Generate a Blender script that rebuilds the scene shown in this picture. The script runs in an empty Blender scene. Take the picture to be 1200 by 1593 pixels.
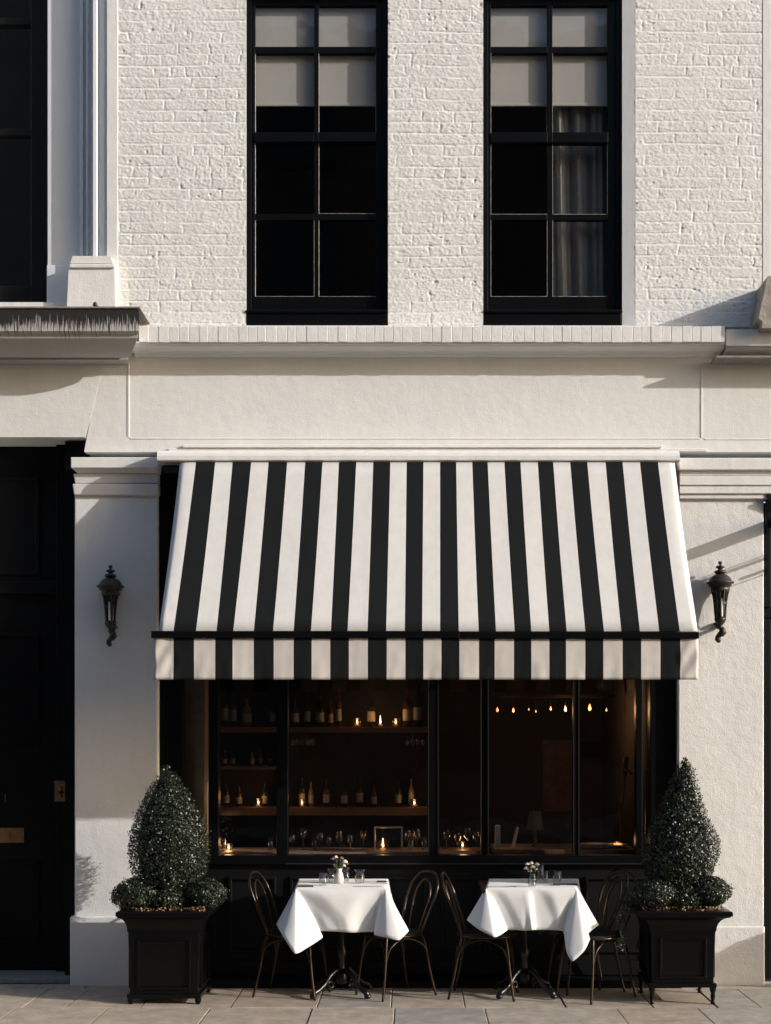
import bpy, math, random
import numpy as np
from mathutils import Vector, Matrix
R = math.radians
PI = math.pi
sc = bpy.context.scene
COL = sc.collection
random.seed(7)

# ------------------------------------------------------------------ camera, sky, sun, exposure
D, F, CX, HY, H = 10.0, 2150.0, 640.0, 1152.0, 1.76     # metres to the wall, focal length etc. in photo pixels
cam = bpy.data.cameras.new('camera')
camo = bpy.data.objects.new('camera', cam)
COL.objects.link(camo)
camo.location = (0, -D, H)
camo.rotation_euler = (R(90), 0, 0)
cam.sensor_fit = 'HORIZONTAL'
cam.sensor_width = 36
cam.lens = F / 1200 * 36
cam.shift_x = (600 - CX) / 1200
cam.shift_y = (HY - 796.5) / 1200
cam.clip_end = 600
sc.camera = camo

SUN = Vector((2.8, -1.0, 1.0)).normalized()
w = bpy.data.worlds.new('World')
sc.world = w
w.use_nodes = True
nt = w.node_tree
bg = nt.nodes['Background']
sky = nt.nodes.new('ShaderNodeTexSky')
sky.sky_type = 'NISHITA'
sky.sun_disc = False
sky.sun_elevation = math.asin(SUN.z)
sky.sun_rotation = math.atan2(SUN.x, SUN.y)
sky.air_density = 1.0
sky.dust_density = 2.5
nt.links.new(sky.outputs[0], bg.inputs[0])
bg.inputs[1].default_value = 0.21
sl = bpy.data.lights.new('sun', 'SUN')
sl.energy = 3.75
sl.angle = R(0.55)
sl.color = (1.0, 0.975, 0.94)
so = bpy.data.objects.new('sun', sl)
COL.objects.link(so)
so.rotation_euler = SUN.to_track_quat('Z', 'Y').to_euler()
so.location = SUN * 30
sc.view_settings.view_transform = 'Standard'
sc.view_settings.look = 'None'
sc.view_settings.gamma = 1
sc.view_settings.exposure = 0.27
sc.render.engine = 'CYCLES'
sc.cycles.max_bounces = 8
sc.cycles.transparent_max_bounces = 16

def SC(d): return F / (D - d)
def X(px, d=0.0): return (px - CX) / SC(d)
def Z(py, d=0.0): return H - (py - HY) / SC(d)
def P(px, py, d=0.0): return (X(px, d), -d, Z(py, d))

# ------------------------------------------------------------------ materials
def mat(name, col, rough=0.6, metal=0.0, spec=0.5, var=0.0, vscale=6.0, bump=0.0, bscale=200.0, bump2=0.0, b2scale=14.0,
        coat=0.0, emit=None, estr=0.0, col2=None, vdet=6, sheen=0.0, streak=0.0):
    m = bpy.data.materials.new(name)
    m.use_nodes = True
    n = m.node_tree.nodes
    l = m.node_tree.links
    b = n['Principled BSDF']
    b.inputs['Base Color'].default_value = (*col, 1)
    b.inputs['Roughness'].default_value = rough
    b.inputs['Metallic'].default_value = metal
    b.inputs['Specular IOR Level'].default_value = spec
    b.inputs['Coat Weight'].default_value = coat
    b.inputs['Sheen Weight'].default_value = sheen
    if emit:
        b.inputs['Emission Color'].default_value = (*emit, 1)
        b.inputs['Emission Strength'].default_value = estr
    tc = n.new('ShaderNodeTexCoord')
    geo = n.new('ShaderNodeNewGeometry')
    if var > 0:
        no = n.new('ShaderNodeTexNoise')
        no.inputs['Scale'].default_value = vscale
        no.inputs['Detail'].default_value = vdet
        no.inputs['Roughness'].default_value = 0.65
        l.new(geo.outputs['Position'], no.inputs['Vector'])
        mr = n.new('ShaderNodeMapRange')
        mr.inputs[1].default_value = 0.3
        mr.inputs[2].default_value = 0.7
        l.new(no.outputs[0], mr.inputs[0])
        mx = n.new('ShaderNodeMix')
        mx.data_type = 'RGBA'
        c2 = col2 if col2 else tuple(c * (1 - var) for c in col)
        mx.inputs[6].default_value = (*col, 1)
        mx.inputs[7].default_value = (*c2, 1)
        l.new(mr.outputs[0], mx.inputs[0])
        out = mx.outputs[2]
        if streak > 0:      # rain marks: noise stretched down the wall
            mp = n.new('ShaderNodeMapping')
            mp.inputs['Scale'].default_value = (9, 9, 0.8)
            l.new(geo.outputs['Position'], mp.inputs[0])
            ns = n.new('ShaderNodeTexNoise')
            ns.inputs['Scale'].default_value = 1.6
            ns.inputs['Detail'].default_value = 8
            ns.inputs['Roughness'].default_value = 0.7
            l.new(mp.outputs[0], ns.inputs['Vector'])
            ms = n.new('ShaderNodeMapRange')
            ms.inputs[1].default_value = 0.48; ms.inputs[2].default_value = 0.78
            ms.inputs[3].default_value = 0.0; ms.inputs[4].default_value = streak
            l.new(ns.outputs[0], ms.inputs[0])
            m2 = n.new('ShaderNodeMix'); m2.data_type = 'RGBA'
            l.new(ms.outputs[0], m2.inputs[0])
            l.new(out, m2.inputs[6])
            m2.inputs[7].default_value = (col[0] * .42, col[1] * .40, col[2] * .36, 1)
            out = m2.outputs[2]
        l.new(out, b.inputs['Base Color'])
    if bump > 0:
        nb = n.new('ShaderNodeTexNoise')
        nb.inputs['Scale'].default_value = bscale
        nb.inputs['Detail'].default_value = 4
        l.new(geo.outputs['Position'], nb.inputs['Vector'])
        bp = n.new('ShaderNodeBump')
        bp.inputs['Strength'].default_value = 1.0
        bp.inputs['Distance'].default_value = bump
        l.new(nb.outputs[0], bp.inputs['Height'])
        last = bp
        if bump2 > 0:
            n2 = n.new('ShaderNodeTexNoise')
            n2.inputs['Scale'].default_value = b2scale
            n2.inputs['Detail'].default_value = 5
            l.new(geo.outputs['Position'], n2.inputs['Vector'])
            b2 = n.new('ShaderNodeBump')
            b2.inputs['Distance'].default_value = bump2
            l.new(n2.outputs[0], b2.inputs['Height'])
            l.new(bp.outputs[0], b2.inputs['Normal'])
            last = b2
        l.new(last.outputs[0], b.inputs['Normal'])
    return m

def glass_sheet(name, tint=(0.9, 0.9, 0.9), rough=0.0, refl=1.0):
    m = bpy.data.materials.new(name)
    m.use_nodes = True
    n = m.node_tree.nodes
    l = m.node_tree.links
    n.remove(n['Principled BSDF'])
    tr = n.new('ShaderNodeBsdfTransparent')
    tr.inputs[0].default_value = (*tint, 1)
    gl = n.new('ShaderNodeBsdfGlossy')
    gl.inputs['Roughness'].default_value = rough
    lw = n.new('ShaderNodeLayerWeight')
    lw.inputs[0].default_value = 0.5
    pw = n.new('ShaderNodeMath'); pw.operation = 'POWER'; pw.inputs[1].default_value = 5
    l.new(lw.outputs['Facing'], pw.inputs[0])
    fr = n.new('ShaderNodeMath'); fr.operation = 'MULTIPLY_ADD'
    fr.inputs[1].default_value = 0.93; fr.inputs[2].default_value = 0.045
    l.new(pw.outputs[0], fr.inputs[0])
    no = n.new('ShaderNodeTexNoise')
    no.inputs['Scale'].default_value = 2.2
    geo = n.new('ShaderNodeNewGeometry')
    l.new(geo.outputs['Position'], no.inputs['Vector'])
    bp = n.new('ShaderNodeBump')
    bp.inputs['Distance'].default_value = 0.004
    l.new(no.outputs[0], bp.inputs['Height'])
    l.new(bp.outputs[0], gl.inputs['Normal'])
    mu = n.new('ShaderNodeMath')
    mu.operation = 'MULTIPLY'
    mu.inputs[1].default_value = refl
    l.new(fr.outputs[0], mu.inputs[0])
    mx = n.new('ShaderNodeMixShader')
    l.new(mu.outputs[0], mx.inputs[0])
    l.new(tr.outputs[0], mx.inputs[1])
    l.new(gl.outputs[0], mx.inputs[2])
    l.new(mx.outputs[0], n['Material Output'].inputs[0])
    return m

WHITE = (0.755, 0.742, 0.718)
M = {}
M['brick'] = mat('painted_brick', WHITE, 0.62, var=0.10, vscale=3.0, vdet=10, bump=0.0013, bscale=170, bump2=0.0007, b2scale=45, spec=0.3, streak=.16)
M['stucco'] = mat('painted_stucco', WHITE, 0.6, var=0.09, vscale=2.6, vdet=10, bump=0.0019, bscale=150, bump2=0.003, b2scale=12, spec=0.3, streak=.08)
M['rough_stucco'] = mat('rough_render', WHITE, 0.6, var=0.08, vscale=3.0, bump=0.0022, bscale=130, bump2=0.0035, b2scale=16, spec=0.3, streak=.10)
M['moulding'] = mat('painted_moulding', (0.745, 0.725, 0.695), 0.55, var=0.10, vscale=4.0, bump=0.0012, bscale=120, bump2=0.002, b2scale=20, spec=0.3)
M['shade_blue_stucco'] = mat('smooth_shade_blue_render', (0.72, 0.74, 0.755), 0.6, var=0.05, vscale=3.0, bump=0.0006, bscale=200, spec=0.3)  # white render with the blue of its shade mixed into the colour
M['black_paint'] = mat('black_gloss_paint', (0.0035, 0.004, 0.005), 0.36, var=0.4, vscale=5, bump=0.0005, bscale=60, spec=0.13)
M['black_matt'] = mat('black_worn_paint', (0.004, 0.0045, 0.0055), 0.55, var=0.3, vscale=7, bump=0.0006, bscale=90, spec=0.18)
M['door_paint'] = mat('blue_black_door_paint', (0.0035, 0.0045, 0.006), 0.55, var=0.3, vscale=4, bump=0.0006, bscale=60, spec=0.12)
M['cloth_white'] = mat('white_canvas', (0.63, 0.615, 0.59), 0.85, streak=.14, var=0.06, vscale=14, bump=0.0006, bscale=700, bump2=0.004, b2scale=5, spec=0.2)
M['cloth_black'] = mat('black_canvas', (0.0085, 0.0098, 0.0105), 0.85, var=0.12, vscale=10, bump=0.0006, bscale=700, bump2=0.004, b2scale=5, spec=0.12)
M['valance_white'] = mat('creased_white_canvas', (0.60, 0.56, 0.52), 0.8, var=0.08, vscale=9, bump=0.0005, bscale=500, bump2=0.003, b2scale=9, spec=0.25)
M['linen'] = mat('white_linen', (0.655, 0.655, 0.65), 0.9, var=0.03, vscale=20, bump=0.0003, bscale=900, spec=0.2, sheen=0.2)
M['iron'] = mat('cast_iron', (0.006, 0.0055, 0.0055), 0.34, metal=0.2, var=0.3, vscale=30, bump=0.001, bscale=90, spec=0.6)
M['lantern_iron'] = mat('weathered_lantern_iron', (0.035, 0.031, 0.028), 0.5, metal=0.3, var=0.5, vscale=40, bump=0.0016, bscale=70, spec=0.6)
M['chair_metal'] = mat('bronzed_chair_tube', (0.060, 0.038, 0.024), 0.30, metal=0.7, var=0.35, vscale=30, bump=0.0004, bscale=120, spec=0.6)
M['seat'] = mat('dark_seat', (0.010, 0.007, 0.006), 0.6, var=0.3, vscale=20, bump=0.0004, bscale=120)
M['planter'] = mat('black_planter_lacquer', (0.003, 0.003, 0.0035), 0.3, var=0.3, vscale=8, bump=0.0007, bscale=30, spec=0.2)
M['soil'] = mat('soil', (0.05, 0.035, 0.025), 0.95, var=0.5, vscale=40, bump=0.01, bscale=60)
M['wood_dark'] = mat('dark_bar_wood', (0.050, 0.028, 0.018), 0.4, var=0.5, vscale=9, bump=0.0006, bscale=60)
M['wood_mid'] = mat('brown_bar_wood', (0.20, 0.105, 0.06), 0.4, var=0.4, vscale=9, bump=0.0006, bscale=60)
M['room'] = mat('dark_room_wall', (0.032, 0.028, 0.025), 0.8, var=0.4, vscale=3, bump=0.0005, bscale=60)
M['counter'] = mat('pale_counter_top', (0.42, 0.33, 0.26), 0.3, var=0.5, vscale=16, bump=0.0005, bscale=60)
M['brass'] = mat('tarnished_brass', (0.42, 0.24, 0.12), 0.35, metal=0.9, var=0.45, vscale=60, bump=0.001, bscale=80)
M['pane'] = glass_sheet('window_glass', (0.95, 0.955, 0.95))
M['shop_pane'] = glass_sheet('shop_window_glass', (0.72, 0.70, 0.68), refl=1.0)
M['blind'] = mat('cream_blind_fabric', (0.37, 0.36, 0.34), 0.9, var=0.05, vscale=10, bump=0.0003, bscale=400)
M['curtain'] = mat('grey_curtain_fabric', (0.20, 0.195, 0.185), 0.95, var=0.15, vscale=14, bump=0.0004, bscale=400)
M['putty'] = mat('pale_putty_edge', (0.60, 0.55, 0.48), 0.6, var=0.7, vscale=30)
M['asphalt'] = mat('asphalt', (0.05, 0.05, 0.052), 0.85, var=0.3, vscale=8, bump=0.004, bscale=120)
M['kerb'] = mat('granite_kerb', (0.24, 0.23, 0.22), 0.7, var=0.3, vscale=30, bump=0.001, bscale=90)
M['grout'] = mat('dark_joint_dirt', (0.045, 0.040, 0.035), 0.95, var=0.4, vscale=30, bump=0.003, bscale=90)
M['far_brick'] = mat('brown_street_brick', (0.16, 0.10, 0.075), 0.8, var=0.4, vscale=2, bump=0.003, bscale=30)
M['far_glass'] = mat('far_window_glass', (0.02, 0.02, 0.022), 0.15)
M['flame'] = mat('candle_flame', (1.0, 0.6, 0.3), 0.5, emit=(1.0, 0.50, 0.20), estr=9)
M['bulb'] = mat('warm_filament_bulb', (1.0, 0.6, 0.3), 0.5, emit=(1.0, 0.36, 0.11), estr=2.2)
M['flower'] = mat('cream_petals', (0.74, 0.58, 0.46), 0.8, var=0.35, vscale=60)
M['flower_dark'] = mat('dusky_petals', (0.20, 0.10, 0.09), 0.8, var=0.5, vscale=60)
M['stem'] = mat('flower_stems', (0.04, 0.06, 0.025), 0.7)
M['ceramic'] = mat('cream_ceramic', (0.72, 0.66, 0.58), 0.35, var=0.25, vscale=60)
M['steel'] = mat('table_steel', (0.45, 0.42, 0.38), 0.22, metal=1.0)
M['napkin'] = mat('dark_napkin', (0.06, 0.055, 0.055), 0.9)
M['paper'] = mat('off_white_paper', (0.55, 0.50, 0.44), 0.8, var=0.1, vscale=20)
M['bark'] = mat('box_stem_bark', (0.06, 0.045, 0.03), 0.9, bump=0.003, bscale=60)
M['lead'] = mat('lead_flashing', (0.30, 0.27, 0.24), 0.6, var=0.4, vscale=30, bump=0.002, bscale=70)

def leaf_mat(name, c1, c2, rough=0.42):
    m = bpy.data.materials.new(name)
    m.use_nodes = True
    n = m.node_tree.nodes
    l = m.node_tree.links
    b = n['Principled BSDF']
    b.inputs['Roughness'].default_value = rough
    b.inputs['Specular IOR Level'].default_value = 0.55
    geo = n.new('ShaderNodeNewGeometry')
    mx = n.new('ShaderNodeMix')
    mx.data_type = 'RGBA'
    mx.inputs[6].default_value = (*c1, 1)
    mx.inputs[7].default_value = (*c2, 1)
    l.new(geo.outputs['Random Per Island'], mx.inputs[0])
    l.new(mx.outputs[2], b.inputs['Base Color'])
    tl = n.new('ShaderNodeBsdfTranslucent')
    l.new(mx.outputs[2], tl.inputs[0])
    ms = n.new('ShaderNodeMixShader')
    ms.inputs[0].default_value = 0.10
    l.new(b.outputs[0], ms.inputs[1])
    l.new(tl.outputs[0], ms.inputs[2])
    l.new(ms.outputs[0], n['Material Output'].inputs[0])
    return m
M['leaf'] = leaf_mat('box_leaf', (0.006, 0.011, 0.005), (0.028, 0.038, 0.018))
M['dead_leaf'] = leaf_mat('dry_brown_leaf', (0.16, 0.085, 0.04), (0.34, 0.19, 0.10), 0.7)

def bottle_mat(name, col, rough=0.06):
    m = bpy.data.materials.new(name)
    m.use_nodes = True
    b = m.node_tree.nodes['Principled BSDF']
    b.inputs['Base Color'].default_value = (*col, 1)
    b.inputs['Roughness'].default_value = rough
    b.inputs['Transmission Weight'].default_value = 0.55
    b.inputs['IOR'].default_value = 1.4
    return m
M['bottle_green'] = bottle_mat('dark_green_bottle_glass', (0.03, 0.06, 0.03))
M['bottle_brown'] = bottle_mat('amber_bottle_glass', (0.16, 0.06, 0.02))
M['bottle_clear'] = bottle_mat('pale_bottle_glass', (0.35, 0.33, 0.30))
M['label'] = mat('bottle_label', (0.34, 0.30, 0.25), 0.7, var=0.4, vscale=80)

M['tumbler'] = glass_sheet('clear_tumbler_glass', (0.94, 0.94, 0.93), rough=0.02, refl=2.2)

def stain_mat():
    # painted ledge with black rain streaks that hang from its upper arris
    m = mat('stained_and_shaded_ledge', WHITE, 0.6, bump=0.0022, bscale=70, bump2=0.003, b2scale=20, spec=0.3)
    n = m.node_tree.nodes
    l = m.node_tree.links
    b = n['Principled BSDF']
    geo = n.new('ShaderNodeNewGeometry')
    sep = n.new('ShaderNodeSeparateXYZ')
    l.new(geo.outputs['Position'], sep.inputs[0])
    cmb = n.new('ShaderNodeCombineXYZ')
    mz = n.new('ShaderNodeMath'); mz.operation = 'MULTIPLY'; mz.inputs[1].default_value = 0.05
    l.new(sep.outputs[2], mz.inputs[0])
    l.new(sep.outputs[0], cmb.inputs[0])
    l.new(mz.outputs[0], cmb.inputs[2])
    no = n.new('ShaderNodeTexNoise')
    no.inputs['Scale'].default_value = 120
    no.inputs['Detail'].default_value = 4
    l.new(cmb.outputs[0], no.inputs['Vector'])
    no2 = n.new('ShaderNodeTexNoise')
    no2.inputs['Scale'].default_value = 5
    l.new(cmb.outputs[0], no2.inputs['Vector'])
    # streak length
    a = n.new('ShaderNodeMath'); a.operation = 'MULTIPLY_ADD'
    a.inputs[1].default_value = 0.40; a.inputs[2].default_value = -0.162
    l.new(no.outputs[0], a.inputs[0])
    a2 = n.new('ShaderNodeMath'); a2.operation = 'MULTIPLY_ADD'
    a2.inputs[1].default_value = 0.10
    l.new(no2.outputs[0], a2.inputs[0])
    l.new(a.outputs[0], a2.inputs[2])
    top = n.new('ShaderNodeMath'); top.operation = 'SUBTRACT'
    top.inputs[0].default_value = STAIN_Z
    l.new(sep.outputs[2], top.inputs[1])
    df = n.new('ShaderNodeMath'); df.operation = 'SUBTRACT'
    l.new(a2.outputs[0], df.inputs[0])
    l.new(top.outputs[0], df.inputs[1])
    mr = n.new('ShaderNodeMapRange')
    mr.inputs[1].default_value = -0.022
    mr.inputs[2].default_value = 0.016
    l.new(df.outputs[0], mr.inputs[0])
    mx = n.new('ShaderNodeMix'); mx.data_type = 'RGBA'
    mx.inputs[6].default_value = (0.44, 0.415, 0.385, 1)  # dirty paint, darkened further: shade of the ledge face put into the colour
    mx.inputs[7].default_value = (0.022, 0.020, 0.019, 1)
    l.new(mr.outputs[0], mx.inputs[0])
    l.new(mx.outputs[2], b.inputs['Base Color'])
    return m
STAIN_Z = Z(487, 0.36)
M['stain'] = stain_mat()

def flag_mat():
    m = mat('york_stone_flag', (0.36, 0.31, 0.26), 0.75, bump=0.0016, bscale=60, bump2=0.003, b2scale=9, spec=0.3)
    n = m.node_tree.nodes
    l = m.node_tree.links
    b = n['Principled BSDF']
    geo = n.new('ShaderNodeNewGeometry')
    cr = n.new('ShaderNodeValToRGB')
    cr.color_ramp.elements[0].color = (0.40, 0.32, 0.25, 1)
    cr.color_ramp.elements[1].color = (0.31, 0.295, 0.265, 1)
    e = cr.color_ramp.elements.new(0.5)
    e.color = (0.43, 0.365, 0.295, 1)
    l.new(geo.outputs['Random Per Island'], cr.inputs[0])
    no = n.new('ShaderNodeTexNoise')
    no.inputs['Scale'].default_value = 7
    no.inputs['Detail'].default_value = 8
    no.inputs['Roughness'].default_value = 0.7
    l.new(geo.outputs['Position'], no.inputs['Vector'])
    mr = n.new('ShaderNodeMapRange')
    mr.inputs[1].default_value = 0.3; mr.inputs[2].default_value = 0.7
    mr.inputs[3].default_value = 0.60; mr.inputs[4].default_value = 1.1
    l.new(no.outputs[0], mr.inputs[0])
    mx = n.new('ShaderNodeMix'); mx.data_type = 'RGBA'; mx.blend_type = 'MULTIPLY'
    mx.inputs[0].default_value = 1
    l.new(cr.outputs[0], mx.inputs[6])
    l.new(mr.outputs[0], mx.inputs[7])
    l.new(mx.outputs[2], b.inputs['Base Color'])
    return m
M['flag'] = flag_mat()

# ------------------------------------------------------------------ mesh helpers
class MB:
    def __init__(s):
        s.v, s.f, s.s, s.m = [], [], [], []
    def add(s, vs, fs, smooth=False, mi=0):
        o = len(s.v)
        s.v += [tuple(v) for v in vs]
        for f in fs:
            s.f.append([i + o for i in f]); s.s.append(smooth); s.m.append(mi)
        return s
    def box(s, x0, x1, y0, y1, z0, z1, mi=0):
        if x0 > x1: x0, x1 = x1, x0
        if y0 > y1: y0, y1 = y1, y0
        if z0 > z1: z0, z1 = z1, z0
        vs = [(x0, y0, z0), (x1, y0, z0), (x1, y1, z0), (x0, y1, z0), (x0, y0, z1), (x1, y0, z1), (x1, y1, z1), (x0, y1, z1)]
        return s.add(vs, [(0, 3, 2, 1), (4, 5, 6, 7), (0, 1, 5, 4), (1, 2, 6, 5), (2, 3, 7, 6), (3, 0, 4, 7)], False, mi)
    def prism(s, poly, axis, a0, a1, smooth=False, mi=0):
        # poly in the other two axes, counter-clockwise or not; closed ends
        n = len(poly)
        def mk(p, a):
            return {'x': (a, p[0], p[1]), 'y': (p[0], a, p[1]), 'z': (p[0], p[1], a)}[axis]
        vs = [mk(p, a0) for p in poly] + [mk(p, a1) for p in poly]
        fs = [(i, (i + 1) % n, n + (i + 1) % n, n + i) for i in range(n)]
        s.add(vs, fs, smooth, mi)
        s.add([mk(p, a0) for p in poly], [tuple(range(n))], False, mi)
        s.add([mk(p, a1) for p in poly], [tuple(range(n))], False, mi)
        return s
    def tube(s, pts, r, n=8, closed=False, mi=0, caps=True):
        pts = [Vector(p) for p in pts]
        k = len(pts)
        rs = r if isinstance(r, (list, tuple)) else [r] * k
        vs, fs = [], []
        up = None
        for i, p in enumerate(pts):
            a = pts[(i - 1) % k] if (closed or i > 0) else pts[0]
            b = pts[(i + 1) % k] if (closed or i < k - 1) else pts[-1]
            t = (b - a).normalized()
            if up is None:
                up = Vector((0, 0, 1)) if abs(t.z) < 0.9 else Vector((1, 0, 0))
            u = (up - t * up.dot(t)).normalized()
            up = u
            q = t.cross(u)
            for j in range(n):
                an = 2 * PI * j / n
                vs.append(p + (u * math.cos(an) + q * math.sin(an)) * rs[i])
        seg = k if closed else k - 1
        for i in range(seg):
            for j in range(n):
                i2 = (i + 1) % k
                fs.append((i * n + j, i * n + (j + 1) % n, i2 * n + (j + 1) % n, i2 * n + j))
        if caps and not closed:
            fs.append(tuple(range(n)))
            fs.append(tuple((k - 1) * n + j for j in range(n)))
        return s.add(vs, fs, True, mi)
    def lathe(s, prof, c=(0, 0, 0), n=20, smooth=True, mi=0, wob=None):
        vs, fs = [], []
        for (r, z) in prof:
            for j in range(n):
                a = 2 * PI * j / n
                rr = r * (wob(a, z) if wob else 1)
                vs.append((c[0] + rr * math.cos(a), c[1] + rr * math.sin(a), c[2] + z))
        for i in range(len(prof) - 1):
            for j in range(n):
                fs.append((i * n + j, i * n + (j + 1) % n, (i + 1) * n + (j + 1) % n, (i + 1) * n + j))
        return s.add(vs, fs, smooth, mi)
    def sphere(s, c, rx, ry, rz, n=12, mi=0):
        prof = [(math.sin(PI * i / n), -math.cos(PI * i / n)) for i in range(n + 1)]
        vs, fs = [], []
        for (r, z) in prof:
            for j in range(n):
                a = 2 * PI * j / n
                vs.append((c[0] + rx * r * math.cos(a), c[1] + ry * r * math.sin(a), c[2] + rz * z))
        for i in range(n):
            for j in range(n):
                fs.append((i * n + j, i * n + (j + 1) % n, (i + 1) * n + (j + 1) % n, (i + 1) * n + j))
        return s.add(vs, fs, True, mi)
    def build(s, name, mats, parent=None, off=(0, 0, 0), bevel=0.0, seg=2, weld=False, at=None):
        me = bpy.data.meshes.new(name)
        o_ = Vector(off)
        me.from_pydata([(v[0] - o_.x, v[1] - o_.y, v[2] - o_.z) for v in s.v], [], s.f)
        if not isinstance(mats, (list, tuple)): mats = [mats]
        for m in mats: me.materials.append(m)
        me.polygons.foreach_set('use_smooth', s.s)
        me.polygons.foreach_set('material_index', s.m)
        me.validate()
        import bmesh
        bm = bmesh.new(); bm.from_mesh(me)
        if weld: bmesh.ops.remove_doubles(bm, verts=bm.verts, dist=1e-5)
        bmesh.ops.recalc_face_normals(bm, faces=bm.faces)
        bm.to_mesh(me); bm.free()
        ob = bpy.data.objects.new(name, me)
        COL.objects.link(ob)
        if parent is not None: ob.parent = parent
        elif off != (0, 0, 0): ob.location = off
        if at is not None: ob.location = at
        if bevel > 0:
            b = ob.modifiers.new('bevel', 'BEVEL')
            b.width = bevel; b.segments = seg; b.limit_method = 'ANGLE'; b.angle_limit = R(40)
        return ob

def tag(o, label=None, cat=None, group=None, kind=None):
    if label: o['label'] = label
    if cat: o['category'] = cat
    if group: o['group'] = group
    if kind: o['kind'] = kind
    return o

def thing(name, label, cat, loc=(0, 0, 0), group=None):
    o = bpy.data.objects.new(name, None)
    o.empty_display_size = 0.1
    COL.objects.link(o)
    o.location = loc
    return tag(o, label, cat, group)

def copy_tree(o, parent=None):
    c = o.copy()
    COL.objects.link(c)
    if parent is not None: c.parent = parent
    for ch in list(o.children):
        copy_tree(ch, c)
    return c

# numpy value noise
def vnoise(x, y, seed=0):
    xi = np.floor(x).astype(np.int64); yi = np.floor(y).astype(np.int64)
    xf = x - xi; yf = y - yi
    u = xf * xf * (3 - 2 * xf); v = yf * yf * (3 - 2 * yf)
    def h(a, b):
        n = (a * 374761393 + b * 668265263 + seed * 974634777) & 0xffffffff
        n = ((n ^ (n >> 13)) * 1274126177) & 0xffffffff
        return ((n ^ (n >> 16)) & 0xffff) / 65535.0
    return (h(xi, yi) * (1 - u) + h(xi + 1, yi) * u) * (1 - v) + (h(xi, yi + 1) * (1 - u) + h(xi + 1, yi + 1) * u) * v
def fbm(x, y, seed=0, oc=4):
    t = 0; a = 0.5; s_ = 0
    for i in range(oc):
        t = t + a * vnoise(x * 2 ** i, y * 2 ** i, seed + i * 17); s_ += a; a *= 0.55
    return t / s_

# ------------------------------------------------------------------ ground
ZG = 0.0
g = MB()
g.box(-60, 60, -2.6, 0.5, -0.20, -0.030)
tag(g.build('pavement_bed', M['grout']), kind='structure')
# flags laid in courses along the wall
fl = MB()
rng = random.Random(3)
def flag(x0, x1, y0, y1, sk0=0, sk1=0):
    gap = 0.003
    dz = rng.uniform(-0.0025, 0.0025)
    tx = rng.uniform(-0.002, 0.002)
    c = 0.004
    xs0, xs1 = x0 + gap, x1 - gap
    ys0, ys1 = y0 + gap, y1 - gap
    def q(x, y): return x + (sk0 if x < (x0 + x1) / 2 else sk1) * ((y - y0) / (y1 - y0) - 0.5)
    v = []
    for (i, zz) in ((0, -0.034), (0, -c), (c, 0.0)):
        for (xx, yy) in ((xs0 + i, ys0 + i), (xs1 - i, ys0 + i), (xs1 - i, ys1 - i), (xs0 + i, ys1 - i)):
            v.append((q(xx, yy), yy, (zz + dz + tx * (1 if xx > (x0 + x1) / 2 else -1)) if zz > -0.03 else zz))
    f = [(8, 9, 10, 11)]
    for k in (0, 4):
        for j in range(4):
            f.append((k + j, k + (j + 1) % 4, k + 4 + (j + 1) % 4, k + 4 + j))
    fl.add(v, f)
def zd(py): return D - F * H / (py - HY)      # ground distance from the wall for a photo row
joints1 = [X(p, 1.0) for p in (-130, 20, 164, 325, 485, 614, 755, 962, 1090, 1250)]
row = zd(1568)
def course(js, y0, y1, jit=0.02):
    for a, b in zip(js[:-1], js[1:]):
        flag(a, b, y0, y1, 0, 0)
def randj(x0, x1, lo, hi):
    js = [x0]
    while js[-1] < x1: js.append(js[-1] + rng.uniform(lo, hi))
    return js
left1 = [joints1[0] - 0.62 * k for k in range(9, 0, -1)]
right1 = [joints1[-1] + 0.66 * k for k in range(1, 9)]
course(left1 + joints1 + right1, -row - 0.52, -row)
js2 = [X(p, .45) for p in (-160, -40, 62, 128, 238, 372, 500, 610, 720, 870, 1000, 1095, 1160, 1262)]
course([js2[0] - 0.6 * k for k in range(8, 0, -1)] + js2 + [js2[-1] + 0.6 * k for k in range(1, 9)], -row, -zd(1537) - 0.02)
course(randj(-6, 8, 0.35, 0.75), -zd(1537) - 0.02, 0.10)
y = -row - 0.52
for k in range(2):
    dd = (0.55, 0.42)[k]
    course(randj(-8, 9, 0.4, 0.8), y - dd, y)
    y -= dd
KY = y
tag(fl.build('pavement', M['flag']), kind='structure')
k = MB()
for i in range(24):
    k.box(-11 + i * 0.915, -11 + i * 0.915 + 0.907, KY - 0.15, KY - 0.002, -0.2, -0.004)
tag(k.build('kerb', M['kerb'], bevel=0.01), kind='structure')
r_ = MB(); r_.box(-150, 150, -14.5, KY - 0.152, -0.3, -0.125)
tag(r_.build('road', M['asphalt']), kind='structure')
r_ = MB(); r_.box(-150, 150, -19.5, -14.5, -0.3, 0.0)
tag(r_.build('far_pavement', M['kerb']), kind='structure')
r_ = MB(); r_.box(-400, 400, -400, 400, -0.6, -0.32)
tag(r_.build('ground', M['grout']), kind='structure')

# ------------------------------------------------------------------ houses across the street (seen only as reflections)
opp = thing('brick_terrace', 'long brown brick terrace across the street, facing the shop', 'building', (-10, -21, 0))
OB = (-10, -21, 0)
b = MB(); b.box(-60, 26, -27, -19.5, 0, 17.0)
b.build('wall', M['far_brick'], opp, OB)
for i in range(18):
    for zz in (1.2, 4.5, 7.8, 11.0, 14.0):
        x0 = -35 + i * 3.2
        b = MB(); b.box(x0, x0 + 1.3, -19.52, -19.44, zz, zz + 2.0)
        b.build('window', M['far_glass'], opp, OB)

# ------------------------------------------------------------------ the restaurant building
ho = thing('white_townhouse', 'white painted brick townhouse with a black shopfront and two tall sash windows', 'building', (0, 0, 0))

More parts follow.
